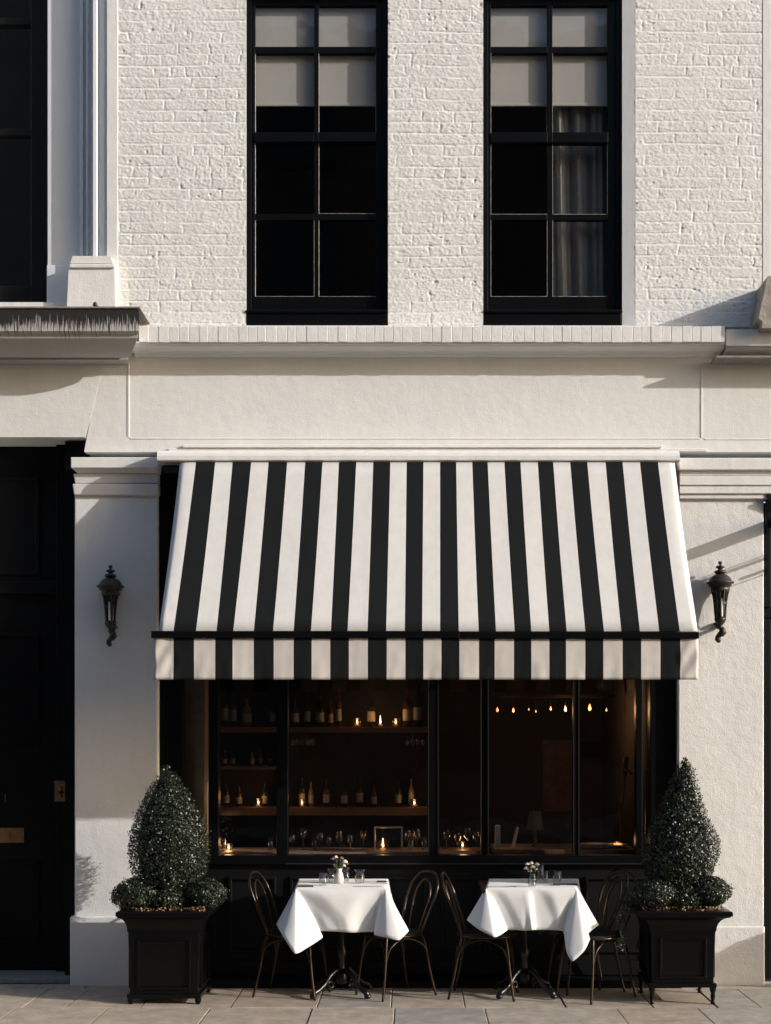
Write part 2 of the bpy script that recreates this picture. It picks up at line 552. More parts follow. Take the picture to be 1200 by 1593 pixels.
# upper brick wall: real brick relief under thick paint
W1 = (X(383), X(604)); W2 = (X(752), X(989))
ZS = Z(506); ZTOP = 7.17
xL, xR = X(183), X(1186)
def brick_height(x, z):
    ch, bl = 0.081, 0.226
    wz = z + (fbm(x * 1.6, z * 1.0, 5, 2) - 0.5) * 0.020 + (fbm(x * 11, z * 9, 6, 2) - 0.5) * 0.006
    r = np.floor(wz / ch)
    fz = wz / ch - r
    jit = vnoise(r * 7.13 + 0.5, r * 0 + 3.5, 9)
    off = (r % 2) * 0.5 + (jit - 0.5) * 0.5
    hd = (vnoise(r * 3.7 + .5, r * 0 + 8.5, 4) > 0.70)
    bll = np.where(hd, bl * 0.5, bl)
    wx = x + (fbm(x * 4, z * 11, 15, 2) - 0.5) * 0.025
    c = wx / bll + off
    bi = np.floor(c)
    fx = c - bi
    dz = np.minimum(fz, 1 - fz) * ch
    dx = np.minimum(fx, 1 - fx) * bll
    wid = 0.006 + 0.008 * fbm(x * 12, z * 14, 31, 2)
    keep = np.clip((fbm(x * 5.5, z * 9.0, 40, 3) - 0.40) * 6.0, 0.06, 1.0)     # paint has filled many joints
    keepv = np.clip((fbm(x * 6.5, z * 7.0, 46, 3) - 0.44) * 6.0, 0.04, 0.85)
    def sm(d):
        m = np.clip(d / wid, 0, 1)
        return 1 - m * m * (3 - 2 * m)
    h = -np.maximum(sm(dz) * 0.0044 * keep, sm(dx) * 0.0034 * keepv)
    tilt = (vnoise(bi + 0.5, r + 0.5, 51) - 0.5)
    h = h + tilt * 0.0018 + (vnoise(bi + 0.5, r + 0.5, 77) - 0.5) * (fz - 0.5) * 0.004
    # upper lip of each course is ragged and catches a shadow below it
    h = h + (fz - 0.5) * 0.0020 * fbm(x * 9, r * 3.1, 90, 3) * 2
    rg_ = fbm(x * 2.4, z * 2.9, 23, 2)
    h = h + (fbm(x * 34, z * 60, 61, 4) - 0.5) * 0.0036 * (0.35 + rg_) + (fbm(x * 80, z * 120, 63, 2) - 0.5) * 0.0042
    p = fbm(x * 24, z * 60, 71, 2)
    h = h - np.clip(p - 0.78, 0, 1) * 0.05 * (rg_ > 0.5)
    return h
def brick_panel(x0, x1, z0, z1, ybase=0.0, step=0.0055):
    nx = max(2, int((x1 - x0) / step)); nz = max(2, int((z1 - z0) / step))
    xs = np.linspace(x0, x1, nx + 1); zs = np.linspace(z0, z1, nz + 1)
    XX, ZZ = np.meshgrid(xs, zs)
    hh = brick_height(XX, ZZ)
    # rounded arris towards window edges
    v = np.stack([XX, -hh + ybase, ZZ], -1).reshape(-1, 3)
    idx = np.arange((nx + 1) * (nz + 1)).reshape(nz + 1, nx + 1)
    f = np.stack([idx[:-1, :-1], idx[:-1, 1:], idx[1:, 1:], idx[1:, :-1]], -1).reshape(-1, 4)
    return v, f
vs, fs, o = [], [], 0
for (a, bb) in ((xL, W1[0]), (W1[1], W2[0]), (W2[1], xR)):
    v, f = brick_panel(a, bb, ZS - 0.01, ZTOP)
    vs.append(v); fs.append(f + o); o += len(v)
    # the arris returns towards the window
vs = np.concatenate(vs); fs = np.concatenate(fs)
me = bpy.data.meshes.new('brick_wall')
me.vertices.add(len(vs)); me.vertices.foreach_set('co', vs.astype(np.float32).ravel())
me.loops.add(fs.size); me.loops.foreach_set('vertex_index', fs.astype(np.int32).ravel())
me.polygons.add(len(fs)); me.polygons.foreach_set('loop_start', np.arange(0, fs.size, 4, dtype=np.int32))
me.polygons.foreach_set('use_smooth', np.ones(len(fs), dtype=bool))
me.update(); me.validate()
me.materials.append(M['brick'])
bw = bpy.data.objects.new('brick_wall', me); COL.objects.link(bw); bw.parent = ho

# solid masonry behind the relief: blocks between the openings, reveals, and everything above the frame
b = MB()
T = 0.40
rv = 0.004
b.box(xL, W1[0] - rv, 0.012, T, ZS, ZTOP)
b.box(W1[1] + rv, W2[0] - rv, 0.012, T, ZS, ZTOP)
XI = X(966.5, -.07)
b.prism([(W2[1] + rv, 0.012), (xR, 0.012), (xR, T), (XI, T), (XI, 0.019), (W2[1] - .01, .019)], 'z', ZS, ZTOP)
b.box(xL, xR, -0.002, T, ZTOP + 0.001, 10.5)
b.build('masonry', M['brick'], ho)
# reveals (painted brick returning into the opening)
b = MB()
for (xx, sgn) in ((W1[0], 1), (W1[1], -1), (W2[0], 1)):
    b.box(xx - sgn * 0.0035, xx - sgn * 0.018, 0.003, 0.21, ZS, ZTOP)
b.add([(W2[1] + .002, 0.0, ZS), (XI, 0.015, ZS), (XI, 0.015, ZTOP), (W2[1] + .002, 0.0, ZTOP), (XI, 0.20, ZS), (XI, 0.20, ZTOP)], [(0, 1, 2, 3), (1, 4, 5, 2)])
b.build('window_reveal', M['brick'], ho)

# sash windows
def sash(cols, outer, rows, name_off):
    fd = 0.055   # how far behind the wall face
    root = None
    dF = -fd
    m_ = MB()
    x0, x1 = X(outer[0], dF), X(outer[1], dF)
    zb, zt = Z(484, dF), 7.3
    yf, yb = fd, fd + 0.045
    cx_ = [(X(a, dF), X(c, dF)) for a, c in cols]
    rz = [(Z(bm_, dF), Z(tp, dF)) for tp, bm_ in rows]
    # outer stiles, bottom rail
    m_.box(x0, x0 + 0.035, yf - 0.012, yb, zb, zt)
    m_.box(x1 - 0.035, x1, yf - 0.012, yb, zb, zt)
    zr0 = rz[-1][0]
    m_.box(x0 + 0.035, cx_[0][0], yf, yb, zr0, zt)
    m_.box(cx_[1][1], x1 - 0.035, yf, yb, zr0, zt)
    m_.box(x0 + 0.035, x1 - 0.035, yf, yb, zb, zr0)
    # glazing bars: vertical then horizontal between
    m_.box(cx_[0][1], cx_[1][0], yf + 0.004, yb, zr0, zt)
    for (lo, hi), nx_ in zip(rz[1:], rz[:-1]):
        z0_, z1_ = hi, nx_[0]
        pr = 0.0 if (z1_ - z0_) < 0.055 else -0.022
        for a, c in cx_:
            m_.box(a, c, yf + 0.002 + pr, yb, z0_, z1_)
        if pr: m_.box(cx_[0][1], cx_[1][0], yf + 0.002 + pr, yf + 0.0035, z0_, z1_)
    for a, c in cx_:
        m_.box(a, c, yf, yb, rz[0][1], zt)
    fr = m_.build('sash_window', M['black_paint'], ho, bevel=0.003)
    # sill block in black below
    s_ = MB()
    s_.box(x0 + .002, x1 - .002, yf - 0.05, yb, Z(505, -0.02), zb - 0.001)
    s_.box(x0 - 0.004, x1 + 0.004, yf - 0.065, yf + 0.03, zb - 0.028, zb - 0.012)
    s_.build('sill', M['black_paint'], fr, bevel=0.004)
    gl = MB()
    for a, c in cx_:
        for lo, hi in rz:
            y_ = yf + 0.022
            gl.add([(a - .002, y_, lo - .002), (c + .002, y_, lo - .002), (c + .002, y_, hi + .002), (a - .002, y_, hi + .002)], [(0, 1, 2, 3)])
    gl.build('glass', M['pane'], fr)
    # worn pale putty showing at the pane edges
    pu = MB()
    rg = random.Random(int(outer[0]))
    t = 0.0023
    for ci, (a, c) in enumerate(cx_):
        for ri, (lo, hi) in enumerate(rz):
            if ri == 0: continue
            yy = (yf - .0015, yf + 0.020)
            if rg.random() < .85: pu.box(a, a + t, yy[0] + .004, yy[1], lo + t, hi - t)
            if rg.random() < .8: pu.box(a, c, yy[0] + .004, yy[1], lo, lo + t * .9)
            if rg.random() < .45: pu.box(c - t * .7, c, yy[0] + .004, yy[1], lo + t, hi - t)
    pu.build('putty', M['putty'], fr)
    return fr
rows = [(8, 72), (82, 207), (222, 332), (342, 461)]
sash([(397, 489), (496, 585)], (384, 603), rows, 'a')
sash([(764, 852), (860, 946)], (752, 966), [(8, 72), (82, 207), (223, 333), (342, 461)], 'b')
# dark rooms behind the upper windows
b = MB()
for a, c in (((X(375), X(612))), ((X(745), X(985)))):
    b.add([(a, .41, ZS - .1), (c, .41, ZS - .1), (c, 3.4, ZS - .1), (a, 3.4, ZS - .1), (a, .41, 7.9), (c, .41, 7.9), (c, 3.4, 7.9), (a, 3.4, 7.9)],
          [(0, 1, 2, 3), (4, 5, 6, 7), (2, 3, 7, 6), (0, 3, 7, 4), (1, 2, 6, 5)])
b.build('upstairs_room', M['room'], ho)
# blinds and curtains
def blind(a, c, py, label):
    o_ = thing('roller_blind', label, 'blind', ((X(a, -.1) + X(c, -.1)) / 2, 0.11, Z(py, -.1)))
    off = o_.location[:]
    m_ = MB(); m_.box(X(a, -.1), X(c, -.1), 0.108, 0.111, Z(py, -.1) + .012, 7.45)
    m_.build('blind_fabric', M['blind'], o_, off)
    m_ = MB(); m_.box(X(a, -.1), X(c, -.1), 0.102, 0.118, Z(py, -.1) - .010, Z(py, -.1) + .011)
    m_.build('bottom_bar', M['blind'], o_, off, bevel=.004)
blind(392, 592, 162, 'cream roller blind pulled part way down in the left upstairs sash window')
blind(758, 953, 162, 'cream roller blind pulled part way down in the right upstairs sash window, above a curtain')
cu = MB()
n_ = 120
x0, x1 = X(846, -.15), X(952, -.15)
vs_, fs_ = [], []
for j in range(24):
    t = j / 23
    z = (ZS - 0.02) + (7.4 - ZS) * t
    for i in range(n_ + 1):
        u = i / n_
        left = X(846, -.15) + (X(860, -.15) - X(846, -.15)) * (1 - t) * 0.9
        x = left + (x1 - left) * u
        yv = 0.19 + 0.022 * math.sin(u * 21 + math.sin(t * 2) * .5) + 0.012 * math.sin(u * 47 + 1.3 + t) + 0.01 * math.sin(u * 8 - t * 1.5)
        vs_.append((x, yv, z))
for j in range(23):
    for i in range(n_):
        q = j * (n_ + 1) + i
        fs_.append((q, q + 1, q + n_ + 2, q + n_ + 1))
cu.add(vs_, fs_, True)
co = cu.build('curtain', M['curtain'])
tag(co, 'grey gathered curtain hanging behind the right panes of the right upstairs window', 'curtain')
md = co.modifiers.new('thickness', 'SOLIDIFY'); md.thickness = 0.003

# sill course (brick on edge, painted) and the cornice moulding beneath
dS = 0.19
zt, zm, zb = Z(507, dS), Z(532, dS), Z(549, 0.02)
sc_ = MB()
x = X(216, dS); xe = X(1128, dS)
rg = random.Random(11)
segs = []
while x < xe:
    w_ = rg.uniform(0.062, 0.078)
    segs.append((x, min(x + w_, xe))); x += w_
for (a, c) in segs:
    j = rg.uniform(-0.0015, 0.0015)
    sc_.box(a + 0.0002, c - 0.0002, -dS + j, 0.0, zm + rg.uniform(-.002, .002), zt + rg.uniform(-0.004, 0.002))
sc_.build('sill_course', M['rough_stucco'], ho, bevel=0.0035, seg=2)
sc_ = MB(); sc_.box(X(216, dS) + .003, xe - .003, -dS + 0.004, 0.006, zm + .003, zt - 0.004)
# window board under sashes
sc_.box(W1[0] - .01, W1[1] + .01, -0.01, 0.2, zt - .04, ZS - .004)
sc_.box(W2[0] - .01, W2[1] + .01, -0.01, 0.2, zt - .04, ZS - .004)
sc_.build('sill_bed', M['rough_stucco'], ho)
def cornice(mb, x0, x1, dtop, ztop, zbot):
    hgt = ztop - zbot
    pr = [(0.01, ztop), (-dtop, ztop), (-dtop, ztop - hgt * .10)]
    for i in range(9):
        a = PI / 2 * i / 8
        pr.append((-(dtop - 0.015) + (dtop * 0.55) * (1 - math.cos(a)) , ztop - hgt * .12 - hgt * .45 * math.sin(a)))
    yl = pr[-1][0]
    pr += [(yl, ztop - hgt * .66), (yl + .02, ztop - hgt * .68), (yl + .025, ztop - hgt * .86), (yl + .045, ztop - hgt * .90), (-0.012, zbot), (0.01, zbot)]
    mb.prism(pr, 'x', x0, x1)
m_ = MB()
cornice(m_, X(204, 0.16), X(1128, 0.16), 0.17, zm - .001, Z(556))
m_.build('cornice', M['moulding'], ho, bevel=0.002)
# right-hand continuation, a little lower and rougher
m_ = MB()
m_.box(X(1130, .17), X(1330), -0.17, 0.006, Z(538, .17), Z(512, .17))
m_.build('sill_stone', M['rough_stucco'], ho, bevel=.008)
m_ = MB()
cornice(m_, X(1131, 0.15), X(1330), 0.15, Z(538, .17) - .001, Z(556))
m_.build('cornice', M['moulding'], ho)
m_ = MB()
m_.prism([(X(1115, .18), -.175), (X(1330), -.175), (X(1330), .0), (X(1115, .18), 0)], 'z', Z(556, .175), Z(553, .175))
m_.build('lead_strip', M['lead'], ho)

# fascia wall with incised panel lines
zf0, zf1 = Z(704), zb
fx0 = X(134); fx1 = X(1320)
m_ = MB()
m_.prism([(X(131), Z(703)), (X(153), Z(585)), (X(170), Z(548)), (fx1, Z(548)), (fx1, Z(703))], 'y', 0.0, 0.30)
m_.build('fascia_wall', M['stucco'], ho, bevel=.003)
m_ = MB()
lw = 0.008
def line_v(px, a, c): m_.box(X(px) - lw, X(px) + lw, -0.0035, 0.002, Z(c), Z(a))
def line_h(py, a, c): m_.box(X(a), X(c), -0.0035, 0.002, Z(py) - lw * .8, Z(py) + lw * .8)
m_2 = m_
line_v(200, 560, 680); line_h(682, 203, 1089); line_v(1092, 565, 681); line_h(683, 1096, 1320)
m_.build('panel_bead', M['stucco'], ho, bevel=0.002, seg=2)
# faint ledges above the awning box
m_ = MB()
m_.box(X(262), X(1100), -0.018, 0.004, Z(703), Z(698))
m_.box(X(285), X(1030), -0.034, -0.0, Z(697.5), Z(693))
m_.build('fascia_ledge', M['moulding'], ho, bevel=0.005)

# pilasters with capitals
def capital(x0, x1, bands, name='pilaster_capital'):
    mb = MB()
    for (pt, pb, d0, d1, e) in bands:   # top row, bottom row, depth top, depth bottom, side overhang
        zt_, zb_ = Z(pt, d0), Z(pb, d1)
        a, c = x0, x1
        vs_ = []
        for (zz, dd, ee) in ((zt_, d0, e), (zb_, d1, e - (d0 - d1))):
            vs_ += [(a - ee, 0.0, zz), (a - ee, -dd, zz), (c + ee, -dd, zz), (c + ee, 0.0, zz)]
        mb.add(vs_, [(0, 1, 2, 3), (4, 5, 6, 7), (0, 1, 5, 4), (1, 2, 6, 5), (2, 3, 7, 6), (3, 0, 4, 7)])
    return mb
pd = 0.05
# left pilaster
pl = MB(); pl.box(X(116, pd), X(247, 0.01), -pd, 0.30, Z(1426, pd), Z(768, pd))
plo = pl.build('pilaster', M['stucco'], ho, bevel=.008)
pb_ = MB(); pb_.box(X(108.5, .085), X(247, 0.01), -.085, 0.3, -0.02, Z(1426, .085) - .001)
pb_.build('pilaster_base', M['rough_stucco'], plo, bevel=.012, seg=3)
cp = MB()
xr_ = X(247, 0.0)
def capbox(mb, pxl, pxr, pt, pb, d, dbot=None, side='L'):
    dbot = d if dbot is None else dbot
    z0_, z1_ = Z(pb, dbot), Z(pt, d)
    xa, xb = X(pxl, d), X(pxr, d)
    sh = d - dbot
    if side == 'L': v = [(xa + sh, z0_), (xa, z1_)]
    vs_ = [(xa + (sh if side == 'L' else 0), .05, z0_), (xb, .05, z0_), (xb, -dbot, z0_), (xa + (sh if side == 'L' else 0), -dbot, z0_),
           (xa, .05, z1_), (xb, .05, z1_), (xb, -d, z1_), (xa, -d, z1_)]
    mb.add(vs_, [(0, 1, 2, 3), (4, 5, 6, 7), (0, 1, 5, 4), (1, 2, 6, 5), (2, 3, 7, 6), (3, 0, 4, 7)])
capbox(cp, 110, 246, 711, 728, .135)
capbox(cp, 112, 246, 728.5, 736, .115, .085)
capbox(cp, 114, 246, 736.5, 752, .08, .07)
capbox(cp, 112.5, 246, 752.5, 770, .085, .075)
cp.build('pilaster_capital', M['stucco'], plo, bevel=.007, seg=3)
# right pilaster
pr_ = MB(); pr_.box(X(1054, 0.01), X(1189, pd), -pd, 0.30, Z(1441, pd), Z(775, pd))
pro = pr_.build('pilaster', M['rough_stucco'], ho, bevel=.008)
pb_ = MB(); pb_.box(X(1054, 0.01), X(1191, .075), -.075, 0.3, -0.02, Z(1441, .075) - .001)
pb_.build('pilaster_base', M['rough_stucco'], pro, bevel=.014, seg=3)
cp = MB()
for (pt, pb, d) in ((712, 731, .115), (732, 740, .085), (740.5, 755, .10), (755.5, 768, .09), (768.5, 776, .075)):
    capbox(cp, 1057, 1330, pt, pb, d, side='R')
cp.build('pilaster_capital', M['rough_stucco'], pro, bevel=.007, seg=3)

# ------------------------------------------------------------------ black shopfront
sx0, sx1 = X(247.5), X(1053.5)
SF = 0.02      # face of the shopfront timber, behind the wall face
sf = MB()
def fy(a, c, t, bt, y0=SF, y1=0.12, mb=None):  # timber from pixel col a..c, row t..bt
    (mb or sf).box(X(a, -y0), X(c, -y0), y0, y1, Z(bt, -y0), Z(t, -y0))
GT, GB = 1040, 1331
top_px = 712
posts = [(247.5, 284), (325, 340), (430, 448), (667, 682), (749, 760), (893, 901), (990, 1000), (1012, 1053.5)]
for i, (a, c) in enumerate(posts):
    fy(a, c, GT, GB, SF - (0.012 if i % 2 else 0))
fy(247.5, 1053.5, top_px, GT - .01, SF - .02)
fy(247.5, 1053.5, GB + .01, 1345, SF - .03)
sfo = sf.build('shopfront_frame', M['black_paint'], ho, bevel=0.004)
# stall riser: panels with mouldings
sr = MB()
sr.box(sx0, sx1, SF + .012, 0.12, 0.0, Z(1345) - .001)
edges = [247, 345, 440, 560, 675, 760, 900, 1053]
for a, c in zip(edges[:-1], edges[1:]):
    x0_, x1_ = X(a) + 0.05, X(c) - 0.05
    z0_, z1_ = 0.22, Z(1345) - 0.09
    t = 0.022
    for (p, q, r, s_) in ((x0_, x1_, z1_ - t, z1_), (x0_, x1_, z0_, z0_ + t), (x0_, x0_ + t, z0_ + t, z1_ - t), (x1_ - t, x1_, z0_ + t, z1_ - t)):
        sr.box(p, q, SF - 0.008, SF + .0115, r, s_)
sr.box(sx0, sx1, SF - .02, SF + .0115, 0.061, 0.16)
sr.box(sx0, sx1, -0.19, SF + .0115, 0, 0.05)  # black step brought forward, its dark paint standing in for ground shadow
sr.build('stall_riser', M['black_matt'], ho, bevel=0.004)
# shop panes
gp = MB()
for a, c in ((284, 325), (340, 430), (448, 667), (682, 749), (760, 893), (901, 990), (1000, 1012)):
    y_ = SF + 0.05
    gp.add([(X(a) - .004, y_, Z(GB) - .004), (X(c) + .004, y_, Z(GB) - .004), (X(c) + .004, y_, Z(GT)), (X(a) - .004, y_, Z(GT))], [(0, 1, 2, 3)])
gp.build('glass', M['shop_pane'], sfo)
# thin inner beads, catching light
bd = MB()
for a in (667, 682, 749, 760, 893, 901):
    fy(a - .8, a + .8, GT, GB, SF - .018, SF + .03, bd)
fy(445, 1000, 1343, 1345, SF - .034, SF + .02, bd)
bd.build('bead', mat('worn_dark_bead', (0.022, 0.021, 0.019), 0.35, var=.5, vscale=20), sfo)

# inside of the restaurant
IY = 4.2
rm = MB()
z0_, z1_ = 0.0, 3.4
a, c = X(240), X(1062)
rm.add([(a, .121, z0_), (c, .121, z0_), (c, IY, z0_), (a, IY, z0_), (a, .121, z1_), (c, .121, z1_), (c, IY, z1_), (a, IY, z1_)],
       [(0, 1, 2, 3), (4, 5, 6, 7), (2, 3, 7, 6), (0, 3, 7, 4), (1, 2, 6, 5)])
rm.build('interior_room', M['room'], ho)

# left neighbour: recessed window strip, panelled pilaster, ledge, doorway
LB = X(0)
nb = thing('neighbouring_house', 'white rendered house on the left edge, with a dark doorway below a stained ledge', 'building', (X(60), 0, 0))
NO = nb.location[:]
m_ = MB()
ztopn = 9.5
zp = Z(478, .1)
m_.box(X(67), X(121), 0.12, 0.45, zp - .1, ztopn)                     # shaded recess strip
m_.build('window_reveal', M['shade_blue_stucco'], nb, NO, bevel=.004)
m_ = MB()
m_.box(X(67) - .002, X(104), 0.108, 0.118, zp - .1, Z(404))
m_.build('reveal_plinth', M['shade_blue_stucco'], nb, NO, bevel=.004)
# moulded shaft: a row of fillets and hollows
m_ = MB()
for (pa, pc, y_) in ((121, 125, .075), (125, 130.5, .10), (130.5, 134, .065), (134, 144, .09), (144, 151, .0), (151, 161, .045), (161, 166, .012)):
    m_.box(X(pa), X(pc), y_, 0.35, zp - .05, ztopn)
m_.build('pilaster_shaft', M['shade_blue_stucco'], nb, NO, bevel=.005, seg=3)
m_ = MB(); m_.box(X(166), X(183.5), -.004, 0.35, Z(560), ztopn)
m_.build('plain_margin', M['stucco'], nb, NO, bevel=.004)
m_ = MB()
m_.prism([(X(104, .07), Z(479, .07)), (X(179.5, .07), Z(479, .07)), (X(178.5, .07), Z(417, .07)), (X(107, .07), Z(417, .07))], 'y', -.07, 0.3)
m_.box(X(107.5, .085), X(178.5, .085), -.085, 0.3, Z(416.5, .085), Z(410, .085))
m_.prism([(X(109, .075), Z(409.5, .075)), (X(176, .075), Z(409.5, .075)), (X(172, .075), Z(398, .075)), (X(113, .075), Z(398, .075))], 'y', -.075, 0.3)
m_.build('pilaster_pedestal', M['stucco'], nb, NO, bevel=.008, seg=3)
# ledge
m_ = MB()
dl = 0.36
pr = [(0.01, Z(480, dl)), (-dl, Z(481, dl)), (-dl, Z(515, dl)), (-dl + .03, Z(519, dl)), (-dl + .035, Z(524, dl))]
for i in range(8):
    t_ = i / 7
    pr.append((-dl + .05 + .17 * t_, Z(526, dl) - .075 * math.sin(t_ * PI / 2)))
pr += [(-.12, Z(551, .12)), (-.105, Z(551, .12)), (-.10, Z(560, .10)), (0.01, Z(566, .02))]
xe2 = X(217, dl)
# right end follows the profile
n0 = len(pr)
vs_ = [(X(-260), p[0], p[1]) for p in pr]
for p in pr:
    k_ = max(0.0, min(1.0, (-p[0] - .05) / (dl - .05)))
    vs_.append((X(196, .02) + (xe2 - X(196, .02)) * k_, p[0], p[1]))
fs_ = [(i, (i + 1) % n0, n0 + (i + 1) % n0, n0 + i) for i in range(n0)] + [tuple(range(n0)), tuple(range(n0, 2 * n0))]
m_.add(vs_, fs_)
m_.build('ledge', M['stain'], nb, NO, bevel=.004)
m_ = MB(); m_.box(X(-260), xe2 + .006, -dl - .008, 0.12, Z(480, dl) + .001, Z(480, dl) + .014)
m_.build('ledge_flashing', M['lead'], nb, NO, bevel=.003)
# lower wall over the doorway
m_ = MB()
m_.prism([(X(-260), Z(680)), (X(131) + .001, Z(680)), (X(133), Z(681)), (X(157), Z(584)), (X(175), Z(549)), (X(196), Z(549)), (X(196), Z(470)), (X(-260), Z(470))], 'y', -0.0015, 0.32)
m_.build('wall', M['stucco'], nb, NO)
m_ = MB(); m_.box(X(-700), X(-60), 0.0, .4, 0, ztopn)
m_.build('wall', M['stucco'], nb, NO)
# upper window of the neighbour (dark, just inside the frame)
m_ = MB()
yw = .24
m_.box(X(48, -yw), X(67.5, -.12), yw, yw + .08, zp - .04, ztopn)
m_.box(X(-62), X(48, -yw), yw, yw + .08, zp - .04, Z(445, -yw))
for py in (205, 32):
    m_.box(X(-62), X(48, -yw), yw + .004, yw + .08, Z(py + 5, -yw), Z(py - 5, -yw))
wn = m_.build('sash_window', M['black_matt'], nb, NO, bevel=.004)
m_ = MB(); m_.add([(X(-70), yw + .05, zp), (X(50, -yw), yw + .05, zp), (X(50, -yw), yw + .05, ztopn), (X(-70), yw + .05, ztopn)], [(0, 1, 2, 3)])
m_.build('glass', M['pane'], wn)
m_ = MB(); m_.box(X(-120), X(70), 1.6, 1.7, zp - .2, ztopn); m_.box(X(-120), X(70), .33, 1.6, zp - .2, zp - .1)
m_.box(X(68), X(70), .46, 1.6, zp - .1, ztopn)
m_.build('room_wall', mat('olive_room_wall', (.035, .032, .024), .9, var=.3, vscale=4), nb, NO)
# door
m_ = MB()
dy = 0.34
m_.box(X(-60), X(130), dy, dy + .06, 0.02, Z(660))
# panels: raised mouldings
def panel(mb, a, c, t, bt, y_, w_=.03, pr_=.018):
    x0_, x1_, zt_, zb_ = X(a, -y_), X(c, -y_), Z(t, -y_), Z(bt, -y_)
    mb.box(x0_, x1_, y_ - pr_, y_ - .0005, zt_ - w_, zt_)
    mb.box(x0_, x1_, y_ - pr_, y_ - .0005, zb_, zb_ + w_)
    mb.box(x0_, x0_ + w_, y_ - pr_, y_ - .0005, zb_ + w_, zt_ - w_)
    mb.box(x1_ - w_, x1_, y_ - pr_, y_ - .0005, zb_ + w_, zt_ - w_)
panel(m_, -50, 62, 742, 895, dy); panel(m_, -50, 62, 985, 1170, dy); panel(m_, -50, 62, 1340, 1470, dy)
m_.box(X(-60), X(105), dy - .05, dy - .0006, Z(925, -dy), Z(905, -dy))
m_.box(X(-60), X(108), dy - .03, dy - .0006, Z(1530, -dy), Z(1500, -dy))
m_.box(X(92, -dy), X(130), dy - .09, dy - .0007, 0.02, Z(662))
do = m_.build('front_door', M['door_paint'], nb, NO, bevel=.006)
m_ = MB(); m_.box(X(107, -.2), X(134, 0), .09, dy + .06, .0, Z(682))
m_.build('door_jamb', M['door_paint'], nb, NO)
m_ = MB(); m_.box(X(-60), X(108), -.02, dy, 0.0, .045)
m_.build('door_step', M['kerb'], nb, NO, bevel=.01)
m_ = MB()
yb_ = dy - .09
m_.box(X(85, -yb_), X(107, -yb_), yb_ - .008, yb_ - .001, Z(1247, -yb_), Z(1215, -yb_))
m_.box(X(88.5, -yb_), X(103.5, -yb_), yb_ - .012, yb_ - .009, Z(1243, -yb_), Z(1241, -yb_))
m_.box(X(88.5, -yb_), X(103.5, -yb_), yb_ - .012, yb_ - .009, Z(1221, -yb_), Z(1219, -yb_))
m_.box(X(101.5, -yb_), X(103.5, -yb_), yb_ - .012, yb_ - .009, Z(1240, -yb_), Z(1222, -yb_))
m_.lathe([(0, 0), (.012, 0)], (X(95, -yb_), yb_ - .01, Z(1226, -yb_)), 12)
m_.sphere((X(94.5, -yb_), yb_ - .012, Z(1227, -yb_)), .014, .01, .014, 10)
m_.build('bell_plate', M['brass'], do, (0, 0, 0), bevel=.002)
m_ = MB()
xk = X(96.5, -yb_)
m_.box(xk - .005, xk + .005, yb_ - .014, yb_ - .0125, Z(1240, -yb_), Z(1230, -yb_))
m_.box(xk - .022, xk + .016, yb_ - .0145, yb_ - .0126, Z(1234, -yb_), Z(1231.5, -yb_))
m_.build('bell_slot', M['black_matt'], do)
m_ = MB()
yl = dy
m_.box(X(-24, -yl), X(38, -yl), yl - .012, yl - .001, Z(1311, -yl), Z(1288, -yl))
m_.box(X(-20, -yl), X(16.5, -yl), yl - .022, yl - .0125, Z(1304, -yl), Z(1296, -yl))
m_.box(X(-22, -yl), X(36, -yl), yl - .018, yl - .0125, Z(1291.5, -yl), Z(1289.5, -yl))
m_.build('letter_plate', M['brass'], do, bevel=.003)
for nm in ('bell_plate', 'bell_slot', 'letter_plate'):
    o_ = bpy.data.objects[nm]
    for v in o_.data.vertices: v.co.x -= NO[0]
# house number, partly out of frame in the photo
num_mat = mat('dull_number_paint', (.05, .048, .045), .5)
for k_, chx in enumerate('711'):
    tx = bpy.data.curves.new('house_number', 'FONT')
    tx.body = chx
    tx.size = .085; tx.extrude = .002
    to = bpy.data.objects.new('number_text', tx); COL.objects.link(to)
    bpy.context.view_layer.update()
    me = bpy.data.meshes.new_from_object(to.evaluated_get(bpy.context.evaluated_depsgraph_get()))
    bpy.data.objects.remove(to)
    me.transform(Matrix.Translation((X(-17, -dy) + .05 * k_ - NO[0], dy - .004 - NO[1], Z(1248, -dy) - NO[2])) @ Matrix.Rotation(R(90), 4, 'X'))
    me.materials.clear(); me.materials.append(num_mat)
    hn = bpy.data.objects.new('house_number', me); COL.objects.link(hn); hn.parent = do

# right neighbour: dark doorway, stone console and iron bracket
rb = thing('adjoining_house', 'white house at the right edge with a black doorway and a stone console above', 'building', (X(1260), 0, 0))
RO = rb.location[:]
m_ = MB()
m_.box(X(1186.5), X(1600), -0.001, .40, Z(560), 10.0)
m_.box(X(1322), X(1600), 0.002, .3, Z(704), Z(561))
m_.box(X(1335), X(1600), 0.0, .3, 0, Z(705))
m_.build('wall', M['rough_stucco'], rb, RO, bevel=.005)
m_ = MB()
m_.box(X(1190), X(1334), 0.14, 0.2, 0.02, Z(777))
m_.box(X(1190), X(1334), 0.10, 0.139, Z(960), Z(944))
m_.box(X(1190), X(1204), 0.08, 0.139, Z(943), Z(780)); m_.box(X(1190), X(1204), 0.08, 0.139, 0.02, Z(961))
m_.build('front_door', M['door_paint'], rb, RO, bevel=.005)
m_ = MB()
prof = [(1194, 430), (1201, 428), (1230, 428), (1230, 510), (1186, 510), (1187, 500), (1181, 495), (1186, 470), (1190, 455)]
m_.prism([(X(a, .28), Z(c, .28)) for a, c in prof], 'y', -.28, 0.0)
m_.box(X(1228, .26), X(1420), -.26, 0.0, Z(512, .25), Z(434, .25))
